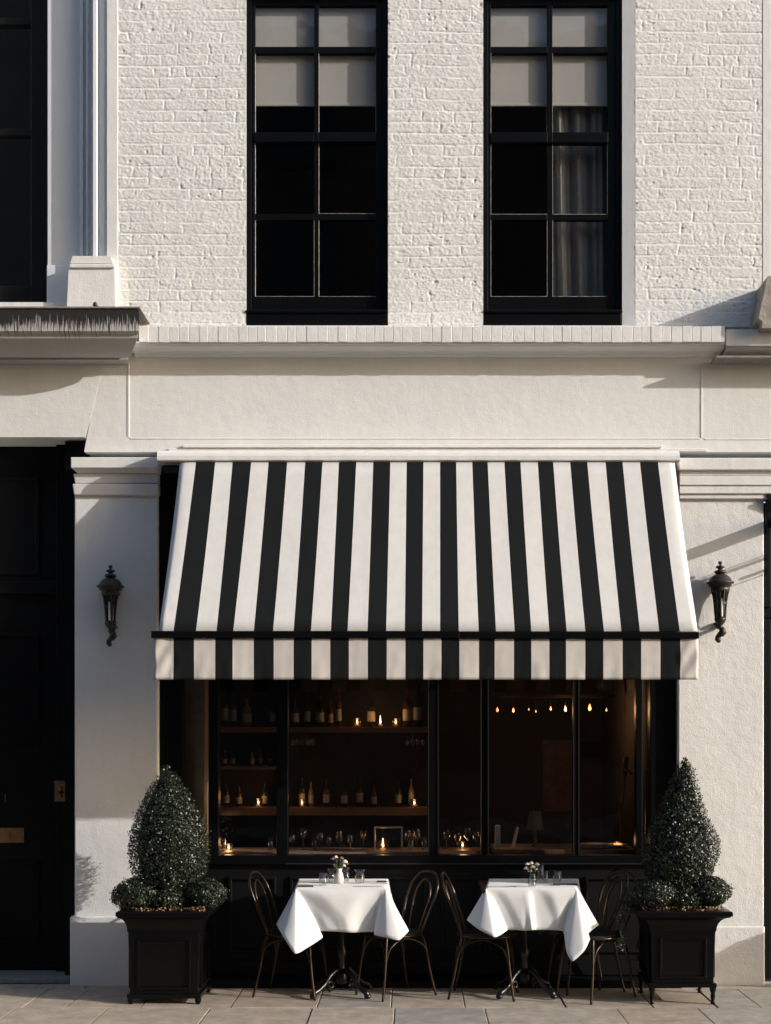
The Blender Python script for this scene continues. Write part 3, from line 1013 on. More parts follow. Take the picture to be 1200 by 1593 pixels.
m_.build('stone_console', mat('weathered_stone', (.42, .37, .31), .85, var=.6, vscale=9, bump=.004, bscale=50), rb, RO, bevel=.008)
# door hood: black bracket
br = MB()
x0_ = X(1191)
br.prism([(0.0, Z(778)), (-.10, Z(778)), (-.10, Z(783)), (-.08, Z(790)), (-.06, Z(800)), (-.055, Z(812)), (-.052, Z(822)), (0, Z(822))], 'x', x0_ + .0, x0_ + .05)
br.box(x0_ - .01, X(1330), -.085, .0, Z(777.8), Z(771))
br.build('door_hood', M['black_matt'], rb, RO, bevel=.004)
ir = MB()
for (pz, L, r1) in ((868, .26, .004), (873, .3, .012), (891, .16, .011), (897, .25, .004), (820, .62, .004)):
    ir.tube([(X(1215), 0.05, Z(pz - 12)), (X(1215), -L, Z(pz - 12))], r1, 8)
ir.prism([(.05, Z(822)), (-.60, Z(822)), (-.60, Z(816)), (-.34, Z(806)), (.05, Z(802))], 'x', X(1212), X(1215) + .002)
ir.build('iron_bracket', M['iron'], rb, RO)

# ------------------------------------------------------------------ awning
aw = thing('awning', 'black and white striped canvas awning over the shopfront', 'awning', (0, 0, Z(982, 1.0)))
AO = aw.location[:]
dT, dB = 0.27, 1.0
zT, zB = Z(719, dT), Z(982, dB)
mk_t = [280, 305, 335, 362, 391, 418, 447, 475, 502, 527.5, 554.5, 581, 607.5, 633, 659, 685, 710, 735, 759, 785, 810, 837, 861, 887.5, 914, 942.5, 969, 996, 1024, 1050]
mk_b = [247, 270, 305, 337, 363, 395, 425, 457, 484, 515, 541, 572, 601, 630, 657, 685, 714, 745, 772, 801, 827, 855, 882, 911, 940, 967, 996, 1026, 1058, 1086]
def strip_mesh(cols_t, cols_b, fpos, nv, sub=3, first_white=True):
    vs_, fs_, mi_ = [], [], []
    us = []
    for i in range(len(cols_t) - 1):
        for k_ in range(sub):
            us.append((cols_t[i] + (cols_t[i + 1] - cols_t[i]) * k_ / sub, cols_b[i] + (cols_b[i + 1] - cols_b[i]) * k_ / sub, i))
    us.append((cols_t[-1], cols_b[-1], len(cols_t) - 2))
    nu = len(us)
    for j in range(nv + 1):
        for (a, c, i) in us:
            vs_.append(fpos(a, c, j / nv))
    for j in range(nv):
        for q in range(nu - 1):
            fs_.append((j * nu + q, j * nu + q + 1, (j + 1) * nu + q + 1, (j + 1) * nu + q))
            mi_.append(0 if us[q][2] % 2 == 0 else 1)
    return vs_, fs_, mi_
def canopy(a, c, t):
    xt, xb = X(a, dT), X(c, dB)
    x = xt + (xb - xt) * t
    d = dT + (dB - dT) * t
    z = zT + (zB - zT) * t
    u = (c - 247) / (1086 - 247)
    sag = math.sin(PI * t) * (0.026 + 0.006 * math.sin(u * 9 + 1)) - 0.0025 * math.sin(u * 47 + 2 * t) * math.sin(PI * t)
    z -= sag
    e = min(u, 1 - u)
    if e < 0.012:   # rolled side hems
        z += 0.0 - 0.02 * (1 - e / .012) * math.sin(PI * min(1, t + .1))
    return (x, -d, z)
vs_, fs_, mi_ = strip_mesh(mk_t, mk_b, canopy, 14)
m_ = MB(); m_.v = vs_; m_.f = [list(f) for f in fs_]; m_.s = [True] * len(fs_); m_.m = mi_
c_ = m_.build('canopy', [M['cloth_white'], M['cloth_black']], aw, AO)
md = c_.modifiers.new('thickness', 'SOLIDIFY'); md.thickness = .003
# valance
mk_v = [239, 270, 302, 335, 362, 395, 426, 457, 485, 514, 543, 572.5, 602, 631, 659, 687, 715, 745.5, 770, 800, 827, 855, 881, 911, 939, 969, 998, 1028, 1059, 1087]
rgv = np.random.RandomState(5)
def val(a, c, t):
    x = X(a, dB + .012)
    z = Z(992, dB + .01) + (Z(1057.5, dB) - Z(992, dB + .01)) * t
    u = (a - 239) / 848
    e = min(u, 1 - u)
    wv = 0.003 * math.sin(a * .05) * t + .0012 * math.sin(a * .31 + 2 * t) * t
    crease = 0
    if e < .037:
        crease = .009 * math.sin(t * 7 + a * .12) * math.sin(a * .10 + t * 2.5 + 1)
    nz = .0016 * (float(fbm(np.array([a * .09]), np.array([t * 3.0 + a * .02]), 3, 3)[0]) - .5) * 4 * (0.3 + t)
    return (x, -(dB + .012) + wv + crease + nz, z)
vs_, fs_, mi_ = strip_mesh(mk_v, mk_v, val, 14, sub=6)
m_ = MB(); m_.v = vs_; m_.f = [list(f) for f in fs_]; m_.s = [True] * len(fs_); m_.m = mi_
v_ = m_.build('valance', [M['valance_white'], M['cloth_black']], aw, AO)
md = v_.modifiers.new('thickness', 'SOLIDIFY'); md.thickness = .0025
m_ = MB()
m_.box(X(235, dB + .03), X(715, dB + .03), -(dB + .03), -(dB - .03), Z(992.5, dB + .03), Z(981.5, dB + .03))
m_.box(X(715.5, dB + .03), X(1088.5, dB + .03), -(dB + .03), -(dB - .03), Z(993.5, dB + .03), Z(983, dB + .03))
m_.build('front_bar', M['black_paint'], aw, AO, bevel=.004)
m_ = MB()
m_.prism([(0.0, Z(702, .2)), (-.22, Z(702, .2)), (-.275, Z(704, .27)), (-.285, Z(709, .28)), (-.285, Z(716, .28)), (-.275, Z(717.5, .27)), (0.0, Z(717.5, .25))], 'x', X(245, .27), X(1057.5, .27))
m_.build('housing', M['rough_stucco'], aw, AO, bevel=.004)
for xx in (X(330), X(960)):
    m_ = MB()
    m_.tube([(xx, .0, 2.75), (xx, -.5, 2.62), (xx, -.94, zB - .01)], .018, 8)
    m_.build('support_arm', M['black_paint'], aw, AO)
m_ = MB()
m_.tube([(X(262), -.20, zT - .035), (X(1038), -.20, zT - .035)], .03, 12)
m_.build('roller', M['black_paint'], aw, AO)

# ------------------------------------------------------------------ lanterns
def lantern(px, py_top, label):
    # built around the body axis; py rows as in the photo
    d = .14
    s = 1 / SC(d)
    zc = Z(py_top + 60, d)     # local origin: 60 px below the tip
    root = thing('wall_lantern', label, 'lantern', (X(px, d), -d, zc))
    def zz(p): return (60 - p) * s
    top = MB()
    pr = [(.001, 0), (3, .5), (3, 4), (1.6, 5), (1.6, 6.5), (6.5, 8), (7, 10), (3.6, 12), (3.6, 13.5), (8.4, 15), (9.6, 17.5), (7, 19.5), (4.5, 20.5)]
    top.lathe([(r * s, zz(z)) for r, z in pr], n=18)
    top.build('finial', M['lantern_iron'], root)
    dm = MB()
    dm.lathe([(r * s, zz(z)) for r, z in [(3.5, 19.8), (8, 20.5), (13, 23.5), (16.5, 27.5), (17.5, 31), (21, 32.5), (21.5, 34.5), (17, 36.5), (17.5, 39), (13.8, 40), (13.5, 41)]], n=28)
    dm.build('dome_cap', M['lantern_iron'], root)
    # glazed tapering body with ribs
    bd_ = MB()
    body = [(13.2, 41), (12.6, 46), (10.6, 54), (9.4, 62), (8.4, 72), (7.6, 82), (7.2, 88)]
    for j in range(6):
        an = 2 * PI * j / 6 + PI / 6 + .26
        bd_.tube([(r * s * math.cos(an), r * s * math.sin(an), zz(z)) for r, z in body], 1.7 * s, 6)
        an2 = an + PI / 6
        bd_.tube([(r * .96 * s * math.cos(an2), r * .96 * s * math.sin(an2), zz(z)) for r, z in body[:4]], .9 * s, 6)
    bd_.lathe([(r * s, zz(z)) for r, z in [(13.4, 41), (14.4, 42.5), (14.4, 46), (12.9, 48), (12.0, 48.5)]], n=24)
    bd_.lathe([(r * s, zz(z)) for r, z in [(8.8, 64), (9.9, 65), (9.9, 67), (8.6, 68)]], n=24)
    bd_.build('cage', M['lantern_iron'], root)
    gl = MB()
    gl.lathe([(r * .9 * s, zz(z)) for r, z in body], n=18)
    gl.build('glass', mat('smoked_lantern_glass', (.05, .042, .034), .15, spec=.6, var=.5, vscale=40), root)
    cn = MB(); cn.lathe([(.001, zz(58)), (1.6 * s, zz(58)), (1.6 * s, zz(87))], (0.35 * s, -8.7 * s, 0), n=8)
    cn.build('candle_tube', M['ceramic'], root)
    bt = MB()
    bt.lathe([(r * s, zz(z)) for r, z in [(7.2, 87.5), (9, 88.5), (9.2, 91), (7.5, 95), (4, 99), (3.2, 101), (4.4, 103), (3.2, 105), (.001, 106)]], n=20)
    bt.build('cup', M['lantern_iron'], root)
    sw = MB()
    pts = [(1, 103), (3.5, 107), (4.2, 110), (2, 113), (-1, 115), (-3, 118), (-3.5, 121), (-1.5, 124), (0.5, 125)]
    sw.tube([(a * s, .02 * i / 8, zz(z)) for i, (a, z) in enumerate(pts)], [3.8 * s, 5.2 * s, 6.2 * s, 5.6 * s, 4.2 * s, 4.0 * s, 4.4 * s, 3.8 * s, 2.6 * s], 8)
    sw.tube([(0, 0, zz(104)), (0, d * .5, zz(102)), (0, d - .03, zz(96))], 3 * s, 8)
    sw.build('scroll_bracket', M['lantern_iron'], root)
    sw = MB()
    sw.lathe([(.001, 0), (7 * s, 0.0), (7 * s, .012), (.001, .012)], (0, d - .062, zz(97)), n=14)
    sw.tube([(0, 0, zz(36)), (0, d - .05, zz(36))], 2.2 * s, 8)
    sw.build('wall_mount', M['lantern_iron'], root)
    return root
l1 = lantern(172, 879, 'black iron wall lantern in shade on the left pilaster')
l2 = lantern(1121, 873, 'sunlit iron wall lantern with tapering glass on the right pilaster')

# ------------------------------------------------------------------ planters and topiary
def planter(pxl, pxr, rim_l, rim_r, rim_y, bot_y, foot_y, df, dep, label, panel_lit):
    d = df
    x0_, x1_ = X(pxl, d), X(pxr, d)
    zr = Z(rim_y, d); zb_ = Z(bot_y, d)
    yF, yB = -d, -(d - dep)
    root = thing('planter', label, 'planter', ((x0_ + x1_) / 2, (yF + yB) / 2, 0), 'square planters beside the shopfront')
    off = root.location[:]
    m_ = MB()
    ov = X(rim_r, d) - x1_
    zc = zr - .13
    # tapered square box
    tp = .012
    def ring(e, z): return [(x0_ - e, yF - e, z), (x1_ + e, yF - e, z), (x1_ + e, yB + e, z), (x0_ - e, yB + e, z)]
    prof = [(-tp, zb_), (0, zc)]
    m_.add(ring(-tp, zb_) + ring(0, zc), [(0, 1, 5, 4), (1, 2, 6, 5), (2, 3, 7, 6), (3, 0, 4, 7), (0, 1, 2, 3)])
    m_.build('box', M['planter'], root, off, bevel=.006)
    m_ = MB()
    pp = []
    for i in range(8):
        t_ = i / 7
        pp.append((ov * .82 * (1 - math.cos(t_ * PI / 2)) + .004, zc - .012 + .10 * math.sin(t_ * PI / 2)))
    pp += [(ov * .86, zr - .034), (ov, zr - .032), (ov, zr - .006), (ov - .006, zr), (ov * .2 - .05, zr), (ov * .2 - .055, zr - .04)]
    vs_ = []
    for (e, z) in pp: vs_ += ring(e, z)
    fs_ = []
    for i in range(len(pp) - 1):
        for j in range(4):
            fs_.append((i * 4 + j, i * 4 + (j + 1) % 4, (i + 1) * 4 + (j + 1) % 4, (i + 1) * 4 + j))
    m_.add(vs_, fs_)
    m_.build('rim', M['planter'], root, off, bevel=.003)
    m_ = MB()
    e_ = -.012
    for side in ('f', 'l', 'r'):
        a, c = (x0_ + .06, x1_ - .06)
        zt_, zl = zc - .05, zb_ + .06
        t = .018
        if side == 'f':
            yy = yF
            for (p, q, r, s_) in ((a, c, zt_ - t, zt_), (a, c, zl, zl + t), (a, a + t, zl + t, zt_ - t), (c - t, c, zl + t, zt_ - t)):
                m_.box(p, q, yy - .006, yy + .012, r, s_)
        else:
            a, c = yF + .06, yB - .06
            xx = x0_ if side == 'l' else x1_
            for (p, q, r, s_) in ((a, c, zt_ - t, zt_), (a, c, zl, zl + t), (a, a + t, zl + t, zt_ - t), (c - t, c, zl + t, zt_ - t)):
                m_.box(xx - .008, xx + .008, p, q, r, s_)
    m_.box(x0_ - .006, x1_ + .006, yF - .006, yB + .006, zb_ + .001, zb_ + .03)
    m_.build('moulding', M['planter'], root, off, bevel=.003)
    for (xx, yy) in ((x0_ + .015, yF + .02), (x1_ - .015, yF + .02), (x0_ + .015, yB - .02), (x1_ - .015, yB - .02)):
        m_ = MB()
        m_.lathe([(.022, zb_ + .003), (.022, zb_ - .02), (.014, zb_ - .035), (.017, zb_ * .45), (.011, .02), (.016, .012), (.014, .001), (.001, .001)], (xx, yy, 0), n=10)
        m_.build('foot', M['planter'], root, off)
    m_ = MB()
    m_.box(x0_ - .002, x1_ + .002, yF - .002, yB + .002, zr - .05, zr - .03)
    m_.build('soil', M['soil'], root, off)
    return root, (x0_ + x1_) / 2, (yF + yB) / 2, zr - .03
p1, p1x, p1y, p1z = planter(199, 311, 183, 327, 1417, 1554, 1563, .80, .48, 'black square planter at the left, holding a pear-shaped topiary', 0)
p2, p2x, p2y, p2z = planter(1012, 1114, 992, 1136, 1416, 1537, 1563, .80, .46, 'black square planter at the right on small turned feet, holding a conical topiary', 1)

nrng = np.random.RandomState(21)
def leaves(pts, nrm, size, spread=0.9):
    """leaf quads (two folded triangles pairs) at pts with roughly outward normals"""
    n = len(pts)
    rd = nrng.normal(size=(n, 3))
    nn = nrm + rd * spread * .6
    nn /= np.linalg.norm(nn, axis=1)[:, None]
    t = nrng.normal(size=(n, 3)); t -= (t * nn).sum(1)[:, None] * nn
    t /= np.linalg.norm(t, axis=1)[:, None]
    bb = np.cross(nn, t)
    sz = size * nrng.uniform(.6, 1.3, n)[:, None]
    v = np.stack([pts - t * sz * .6, pts + bb * sz * .34 + nn * sz * .06, pts + t * sz * .6, pts - bb * sz * .34 + nn * sz * .06], 1)
    return v.reshape(-1, 3)
def leaf_obj(name, V, material, parent, off):
    me = bpy.data.meshes.new(name)
    n = len(V) // 4
    V = V - np.array(off)
    me.vertices.add(len(V)); me.vertices.foreach_set('co', V.astype(np.float32).ravel())
    me.loops.add(n * 4); me.loops.foreach_set('vertex_index', np.arange(n * 4, dtype=np.int32))
    me.polygons.add(n); me.polygons.foreach_set('loop_start', np.arange(0, n * 4, 4, dtype=np.int32))
    me.update(); me.validate()
    me.materials.append(material)
    o_ = bpy.data.objects.new(name, me); COL.objects.link(o_); o_.parent = parent
    return o_
def rev_points(prof, c, n, depth=.05, seed=0, lump=.12, tip=None):
    """points near the surface of a solid of revolution; prof = [(z, r)] rising"""
    rs_ = np.random.RandomState(seed)
    zs = np.array([p[0] for p in prof]); rr = np.array([p[1] for p in prof])
    # sample z proportional to r
    zg = np.linspace(zs[0], zs[-1], 400); rg_ = np.interp(zg, zs, rr) + .01
    cdf = np.cumsum(rg_); cdf /= cdf[-1]
    z = np.interp(rs_.rand(n), cdf, zg)
    a = rs_.rand(n) * 2 * PI
    r0 = np.interp(z, zs, rr)
    l = 1 + lump * (fbm(np.cos(a) * 2.2 + 5 + seed, z * 9 + np.sin(a) * 2.2, 3 + seed, 3) - .5) * 2
    r = r0 * l - depth * rs_.rand(n) ** 1.6 + rs_.exponential(.006, n)
    r = np.maximum(r, 0)
    # stray shoots: short runs of leaves that stick out past the clipped face
    ns = n // 260
    for k_ in range(ns):
        i0 = rs_.randint(0, n); L_ = rs_.uniform(.012, .045)
        ids = rs_.randint(0, n, 9)
        tt = rs_.rand(9)
        a[ids] = a[i0] + rs_.normal(0, .05, 9); z[ids] = z[i0] + tt * L_ * .9
        r[ids] = np.interp(z[ids], zs, rr) + tt * L_ * .7
    lean = tip if tip else (0, 0)
    h = (z - zs[0]) / (zs[-1] - zs[0])
    pts = np.stack([c[0] + r * np.cos(a) + lean[0] * h ** 2, c[1] + r * np.sin(a) + lean[1] * h ** 2, c[2] + z], 1)
    slope = np.gradient(np.interp(zg, zs, rr), zg)
    sl_ = np.interp(z, zg, slope)
    nrm = np.stack([np.cos(a), np.sin(a), -np.clip(sl_, -3, 3)], 1)
    nrm /= np.linalg.norm(nrm, axis=1)[:, None]
    return pts, nrm
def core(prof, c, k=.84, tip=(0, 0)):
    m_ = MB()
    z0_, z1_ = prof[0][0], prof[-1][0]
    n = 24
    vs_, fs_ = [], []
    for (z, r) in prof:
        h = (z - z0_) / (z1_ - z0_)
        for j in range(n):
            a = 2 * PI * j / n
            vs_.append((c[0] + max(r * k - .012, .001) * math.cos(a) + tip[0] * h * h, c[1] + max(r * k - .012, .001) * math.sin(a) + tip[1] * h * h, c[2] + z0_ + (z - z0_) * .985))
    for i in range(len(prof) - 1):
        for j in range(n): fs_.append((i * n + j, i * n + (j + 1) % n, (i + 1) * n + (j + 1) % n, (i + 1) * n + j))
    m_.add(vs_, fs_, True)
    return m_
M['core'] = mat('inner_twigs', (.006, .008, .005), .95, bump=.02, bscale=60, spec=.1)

def shrub(name, label, cat, prof, c, n, size, seed, tip=(0, 0), lump=.12, stem=True, group=None, depth=.05):
    root = thing(name, label, cat, c, group)
    p, nr = rev_points(prof, c, n, depth=depth, seed=seed, lump=lump, tip=tip)
    leaf_obj('foliage', leaves(p, nr, size), M['leaf'], root, c)
    core(prof, c, tip=tip).build('inner_twigs', M['core'], root, c)
    if stem:
        m_ = MB(); m_.tube([(c[0], c[1], c[2] - .005), (c[0], c[1], c[2] + prof[0][0] + .1)], .018, 8)
        m_.build('trunk', M['bark'], root, c)
    return root
def pxprof(rows, d, zbase):
    # rows: (py, half width px)
    return [(Z(py, d) - zbase, hw / SC(d)) for py, hw in rows]
# left pear
dc = -p1y
cx_l = X(264, dc)
prof = pxprof([(1412, 24), (1395, 34), (1375, 46), (1350, 57), (1318, 61), (1292, 58), (1270, 51), (1250, 41), (1232, 31), (1216, 21), (1204, 12), (1190, 2)], dc, p1z)
shrub('topiary_shrub', 'dense pear-shaped box topiary in the left planter', 'shrub', prof, (cx_l, p1y, p1z), 17000, .0135, 1, tip=(-.02, 0), lump=.13, depth=.05)
# right cone
dc2 = -p2y
cx_r = X(1057, dc2)
prof = pxprof([(1412, 26), (1390, 36), (1367, 48), (1338, 56), (1310, 56), (1285, 47), (1262, 38), (1240, 29), (1220, 21), (1200, 14), (1187, 8), (1178, 2)], dc2, p2z)
shrub('topiary_shrub', 'taller conical box topiary with a loose tip in the right planter', 'shrub', prof, (cx_r, p2y, p2z), 17000, .0145, 2, tip=(.045, 0), lump=.22, depth=.06)
def ball(px, py, rpx, d, label, seed, n=3800, sq=.84, zb=None):
    r = rpx / SC(d)
    zc = Z(py, d)
    prof = [(-r * sq * math.cos(PI * i / 10), r * math.sin(PI * i / 10)) for i in range(11)]
    prof = [(z, (rr ** 1.0) * (1.08 if 0.3 < i / 10 < .7 else 1)) for i, (z, rr) in enumerate(prof)]
    zb_ = zc - r * sq
    prof2 = [(z + r * sq + (zb_ - zb), rr) for z, rr in prof]
    return shrub('box_ball', label, 'shrub', prof2, (X(px, d), -d, zb), n, .0145, seed, lump=.10, group='clipped box balls under the topiaries', depth=.03)
ball(211, 1393, 33, .70, 'small clipped box ball at the left corner of the left planter', 5, zb=p1z)
ball(320, 1391, 29, .66, 'small clipped box ball at the right corner of the left planter', 6, zb=p1z)
ball(262, 1398, 28, .68, 'low box mound in front of the pear-shaped topiary, between two balls', 7, zb=p1z, n=2500)
ball(1103, 1387, 30, .68, 'small clipped box ball at the right corner of the right planter', 8, zb=p2z)
ball(1020, 1393, 33, .70, 'small clipped box ball at the left corner of the right planter', 9, zb=p2z)
ball(1064, 1398, 27, .70, 'low box mound at the front middle of the right planter', 10, zb=p2z, n=2500)
# unseen potted box added out of view to cast the shadow on the right pilaster base
qx, qy = X(1145) + 1.14, -.42
pt = thing('shadow_casting_pot', 'unseen dark footed urn added to shade the right pilaster base', 'pot', (qx, qy, 0))
m_ = MB(); m_.lathe([(.001, 0), (.06, 0), (.065, .02), (.025, .05), (.025, .26), (.06, .32), (.11, .42), (.12, .43), (.12, .455), (.10, .455), (.095, .43), (.001, .43)], (0, 0, 0), n=28)
m_.build('body', M['planter'], pt)
prof = [(.135 * (1 - math.cos(PI * i / 10)), .15 * math.sin(PI * i / 10)) for i in range(11)]
shrub('box_ball', 'unseen clipped box ball added in the footed urn to cast a shadow', 'shrub', prof, (qx, qy, .44), 3800, .0145, 14, lump=.10, group=None, depth=.03)
# dry leaves on the soil and hanging over the rim
def litter(x0, x1, y0, y1, z, n, seed, label, droop=None):
    rs_ = np.random.RandomState(seed)
    p = np.stack([rs_.uniform(x0, x1, n), rs_.uniform(y0, y1, n), z + rs_.rand(n) * .05], 1)
    if droop is not None:
        k_ = n // 2
        p = np.concatenate([p, np.stack([rs_.normal(droop[0], .025, k_), rs_.uniform(y0 - .03, y0 + .03, k_), z - rs_.rand(k_) ** 1.2 * droop[1]], 1)])
    V = leaves(p, np.tile([0, -.5, .8], (len(p), 1)), .016, 1.4)
    o_ = leaf_obj('dry_leaves', V, M['dead_leaf'], None, (0, 0, 0))
    tag(o_, label, 'leaves', kind='stuff')
litter(p1x - .25, p1x + .28, p1y - .27, p1y - .17, p1z + .005, 330, 1, 'dry brown leaves along the front of the left planter')
litter(p2x - .27, p2x + .28, p2y - .27, p2y - .17, p2z + .005, 430, 2, 'dry brown leaves along the front of the right planter')
# a trailing sprig at the left of the right planter
sp = thing('trailing_plant', 'thin trailing sprig hanging over the left side of the right planter', 'plant', (p2x - .27, p2y - .12, p2z))
m_ = MB()
pts_ = []
for k_ in range(4):
    a0 = (-.02 - .02 * k_, -.02 * k_, .02)
    st = [(a0[0], a0[1], .01), (a0[0] - .05, a0[1] - .01, .05), (a0[0] - .09, a0[1] - .02, -.02), (a0[0] - .085 + .01 * k_, a0[1] - .02, -.16), (a0[0] - .075, a0[1] - .02, -.3 + .03 * k_)]
    m_.tube(st, .0022, 5)
    for q in range(70):
        t_ = random.random() * 3.99; i = int(t_); f_ = t_ - i
        pts_.append([st[i][j] + (st[i + 1][j] - st[i][j]) * f_ + random.gauss(0, .012) for j in range(3)])
m_.build('stems', M['bark'], sp)
leaf_obj('foliage', leaves(np.array(pts_), np.tile([0, -1, .2], (len(pts_), 1)), .015, 1.2), M['leaf'], sp, (0, 0, 0))

# ------------------------------------------------------------------ café tables, cloths, chairs
def drape(cols, corner_d, label, seed, vfold):
    """white cloth: flat top plus a hanging skirt; cols = (top_px, top_d, hem_px, hem_py, hem_d) round the table, front and sides"""
    tp, hm = [], []
    for (a, da, c, e, dd) in cols:
        tp.append(Vector((X(a, da), -da, TZ))); hm.append(Vector(P(c, e, dd)))
    # the back skirt hangs close to the shopfront
    n0 = len(cols)
    l_, r__ = tp[0].copy(), tp[-1].copy()
    for k_ in range(1, 6):
        t_ = k_ / 6
        tp.append(r__.lerp(l_, t_)); q = hm[n0 - 1].lerp(hm[0], t_)
        hm.append(Vector((q.x, -.075 + .012 * math.sin(k_ * 2.1), .49 + .012 * math.sin(k_ * 1.3))))
    N = len(tp); sub = 7
    T_, B_, S_ = [], [], []
    for i in range(N):
        a, b_, c, d_ = hm[i - 1], hm[i], hm[(i + 1) % N], hm[(i + 2) % N]
        for k_ in range(sub):
            t = k_ / sub
            cr = .5 * ((2 * b_) + (-a + c) * t + (2 * a - 5 * b_ + 4 * c - d_) * t * t + (-a + 3 * b_ - 3 * c + d_) * t ** 3)
            B_.append(b_.lerp(c, t) * .45 + cr * .55)
            T_.append(tp[i].lerp(tp[(i + 1) % N], t))
    n = len(T_)
    cen = sum(T_, Vector()) / n
    fx0 = min(v.x for v in T_); fx1 = max(v.x for v in T_)
    vs_, fs_ = [], []
    rg_ = np.random.RandomState(seed)
    ph = rg_.rand(4) * 6
    rowst = [0, .03, .08, .16, .25, .35, .45, .55, .65, .75, .84, .92, 1.0]
    for ri, t in enumerate([-1, -.5] + rowst):
        for i in range(n):
            a, c = T_[i], B_[i]
            if t < 0:
                p = a.lerp(cen, .035 if t == -1 else .012); p.z = TZ + (.0065 if t == -1 else .0055)
            else:
                p = a.lerp(c, t)
                o_ = (a - cen); o_.z = 0
                if o_.length > 0: p += o_.normalized() * .004 * (1 - t)
                w_ = math.sin(a.x * 31 + t * 4 + ph[0]) * math.sin(a.y * 23 + t * 3 + ph[1])
                p.y += .0022 * w_ * t * 1.2
                if a.y < -corner_d + .012:       # front panel: pressed V folds
                    s_ = (a.x - fx0) / (fx1 - fx0)
                    for (sc_, wd, am, ln) in vfold:
                        q = max(0.0, 1 - abs(s_ - sc_) / wd - t * ln)
                        p.y -= am * min(q * 2.2, 1.0) * min(1, t * 7)
            vs_.append(tuple(p))
    R_ = 2 + len(rowst)
    for ri in range(R_ - 1):
        for i in range(n):
            fs_.append((ri * n + i, ri * n + (i + 1) % n, (ri + 1) * n + (i + 1) % n, (ri + 1) * n + i))
    base = len(vs_)
    # top sheet as concentric rings with faint pressed creases
    prev = 0
    for rr in (.3, .6, .85):
        for i in range(n):
            p = T_[i].lerp(cen, rr); p.z = TZ + .0066 + .0012 * math.sin(p.x * 40 + ph[2]) * math.sin(p.y * 33 + ph[3])
            vs_.append(tuple(p))
        cur = len(vs_) - n
        for i in range(n): fs_.append((cur + i, cur + (i + 1) % n, prev + (i + 1) % n, prev + i))
        prev = cur
    vs_.append((cen.x, cen.y, TZ + .0066))
    for i in range(n): fs_.append((prev + i, prev + (i + 1) % n, len(vs_) - 1))
    m_ = MB(); m_.add(vs_, fs_, True)
    o_ = m_.build('tablecloth', M['linen'], None, (cen.x, cen.y, TZ))
    md_ = o_.modifiers.new('thickness', 'SOLIDIFY'); md_.thickness = .0015
    return tag(o_, label, 'tablecloth', 'white tablecloths')
TZ = .765
def table(x, y, label):
    root = thing('cafe_table', label, 'table', (x, y, 0), 'cafe tables outside the shopfront')
    off = (x, y, 0)
    m_ = MB(); m_.box(x - .305, x + .305, y - .32, y + .32, TZ - .035, TZ - .007)
    m_.build('tabletop', M['wood_dark'], root, off, bevel=.006)
    m_ = MB()
    m_.lathe([(.001, TZ - .05), (.11, TZ - .05), (.11, TZ - .036), (.001, TZ - .036)], (x, y, 0), n=20)
    m_.lathe([(.11, TZ - .05), (.03, TZ - .09), (.022, TZ - .2), (.027, TZ - .23), (.02, TZ - .26), (.02, .34), (.034, .31), (.036, .28), (.022, .25), (.026, .16), (.04, .12), (.034, .08), (.001, .07)], (x, y, 0), n=18)
    m_.build('pedestal', M['iron'], root, off)
    for k_ in range(4):
        a = PI / 4 + k_ * PI / 2
        ca, sa = math.cos(a), math.sin(a)
        m_ = MB()
        st = [(.02, .16), (.06, .175), (.11, .14), (.16, .085), (.21, .055), (.245, .045), (.262, .022)]
        m_.tube([(x + r * ca, y + r * sa, z) for r, z in st], [.02, .019, .017, .016, .017, .02, .021], 8)
        # cast scrolls
        sp_ = [(.10 + .035 * math.cos(t_ * .8) * (1 - t_ / 12), .075 + .035 * math.sin(t_ * .8) * (1 - t_ / 12)) for t_ in range(9)]
        m_.tube([(x + r * ca, y + r * sa, z) for r, z in sp_], .007, 6)
        m_.sphere((x + .262 * ca, y + .262 * sa, .02), .024, .024, .019, 8)
        m_.build('foot', M['iron'], root, off)
    return root
t1x, t1y = X(532, .42), -.43
t2x, t2y = X(816, .42), -.43
table(t1x, t1y, 'small square table under the left white cloth, on a cast iron pedestal')
table(t2x, t2y, 'small square table under the right white cloth, on a cast iron pedestal')
drape([(465, .11, 455, 1432, .10), (464, .3, 444, 1436, .28), (462, .52, 434, 1438, .52), (461, .70, 430, 1438, .74),
       (461, .75, 440, 1456, .86), (461, .75, 459, 1484, .93), (461.5, .75, 478, 1475, .87), (462, .75, 502, 1459, .80),
       (466, .75, 499, 1449, .762), (485, .75, 512, 1449, .78), (512, .75, 530, 1450, .792), (538, .75, 552, 1451, .785), (566, .75, 568, 1450, .77), (592, .75, 582, 1450, .765),
       (598.5, .75, 583, 1455, .83), (599, .75, 602, 1459, .89), (599, .75, 621, 1463, .90), (599.5, .75, 636, 1449, .84),
       (600, .70, 634, 1445, .70), (602, .4, 626, 1441, .4), (604, .11, 618, 1436, .10)],
      .75, 'white linen tablecloth on the left table, its lowest corner hanging at the left', 3,
      [(.50, .46, .020, .80)])
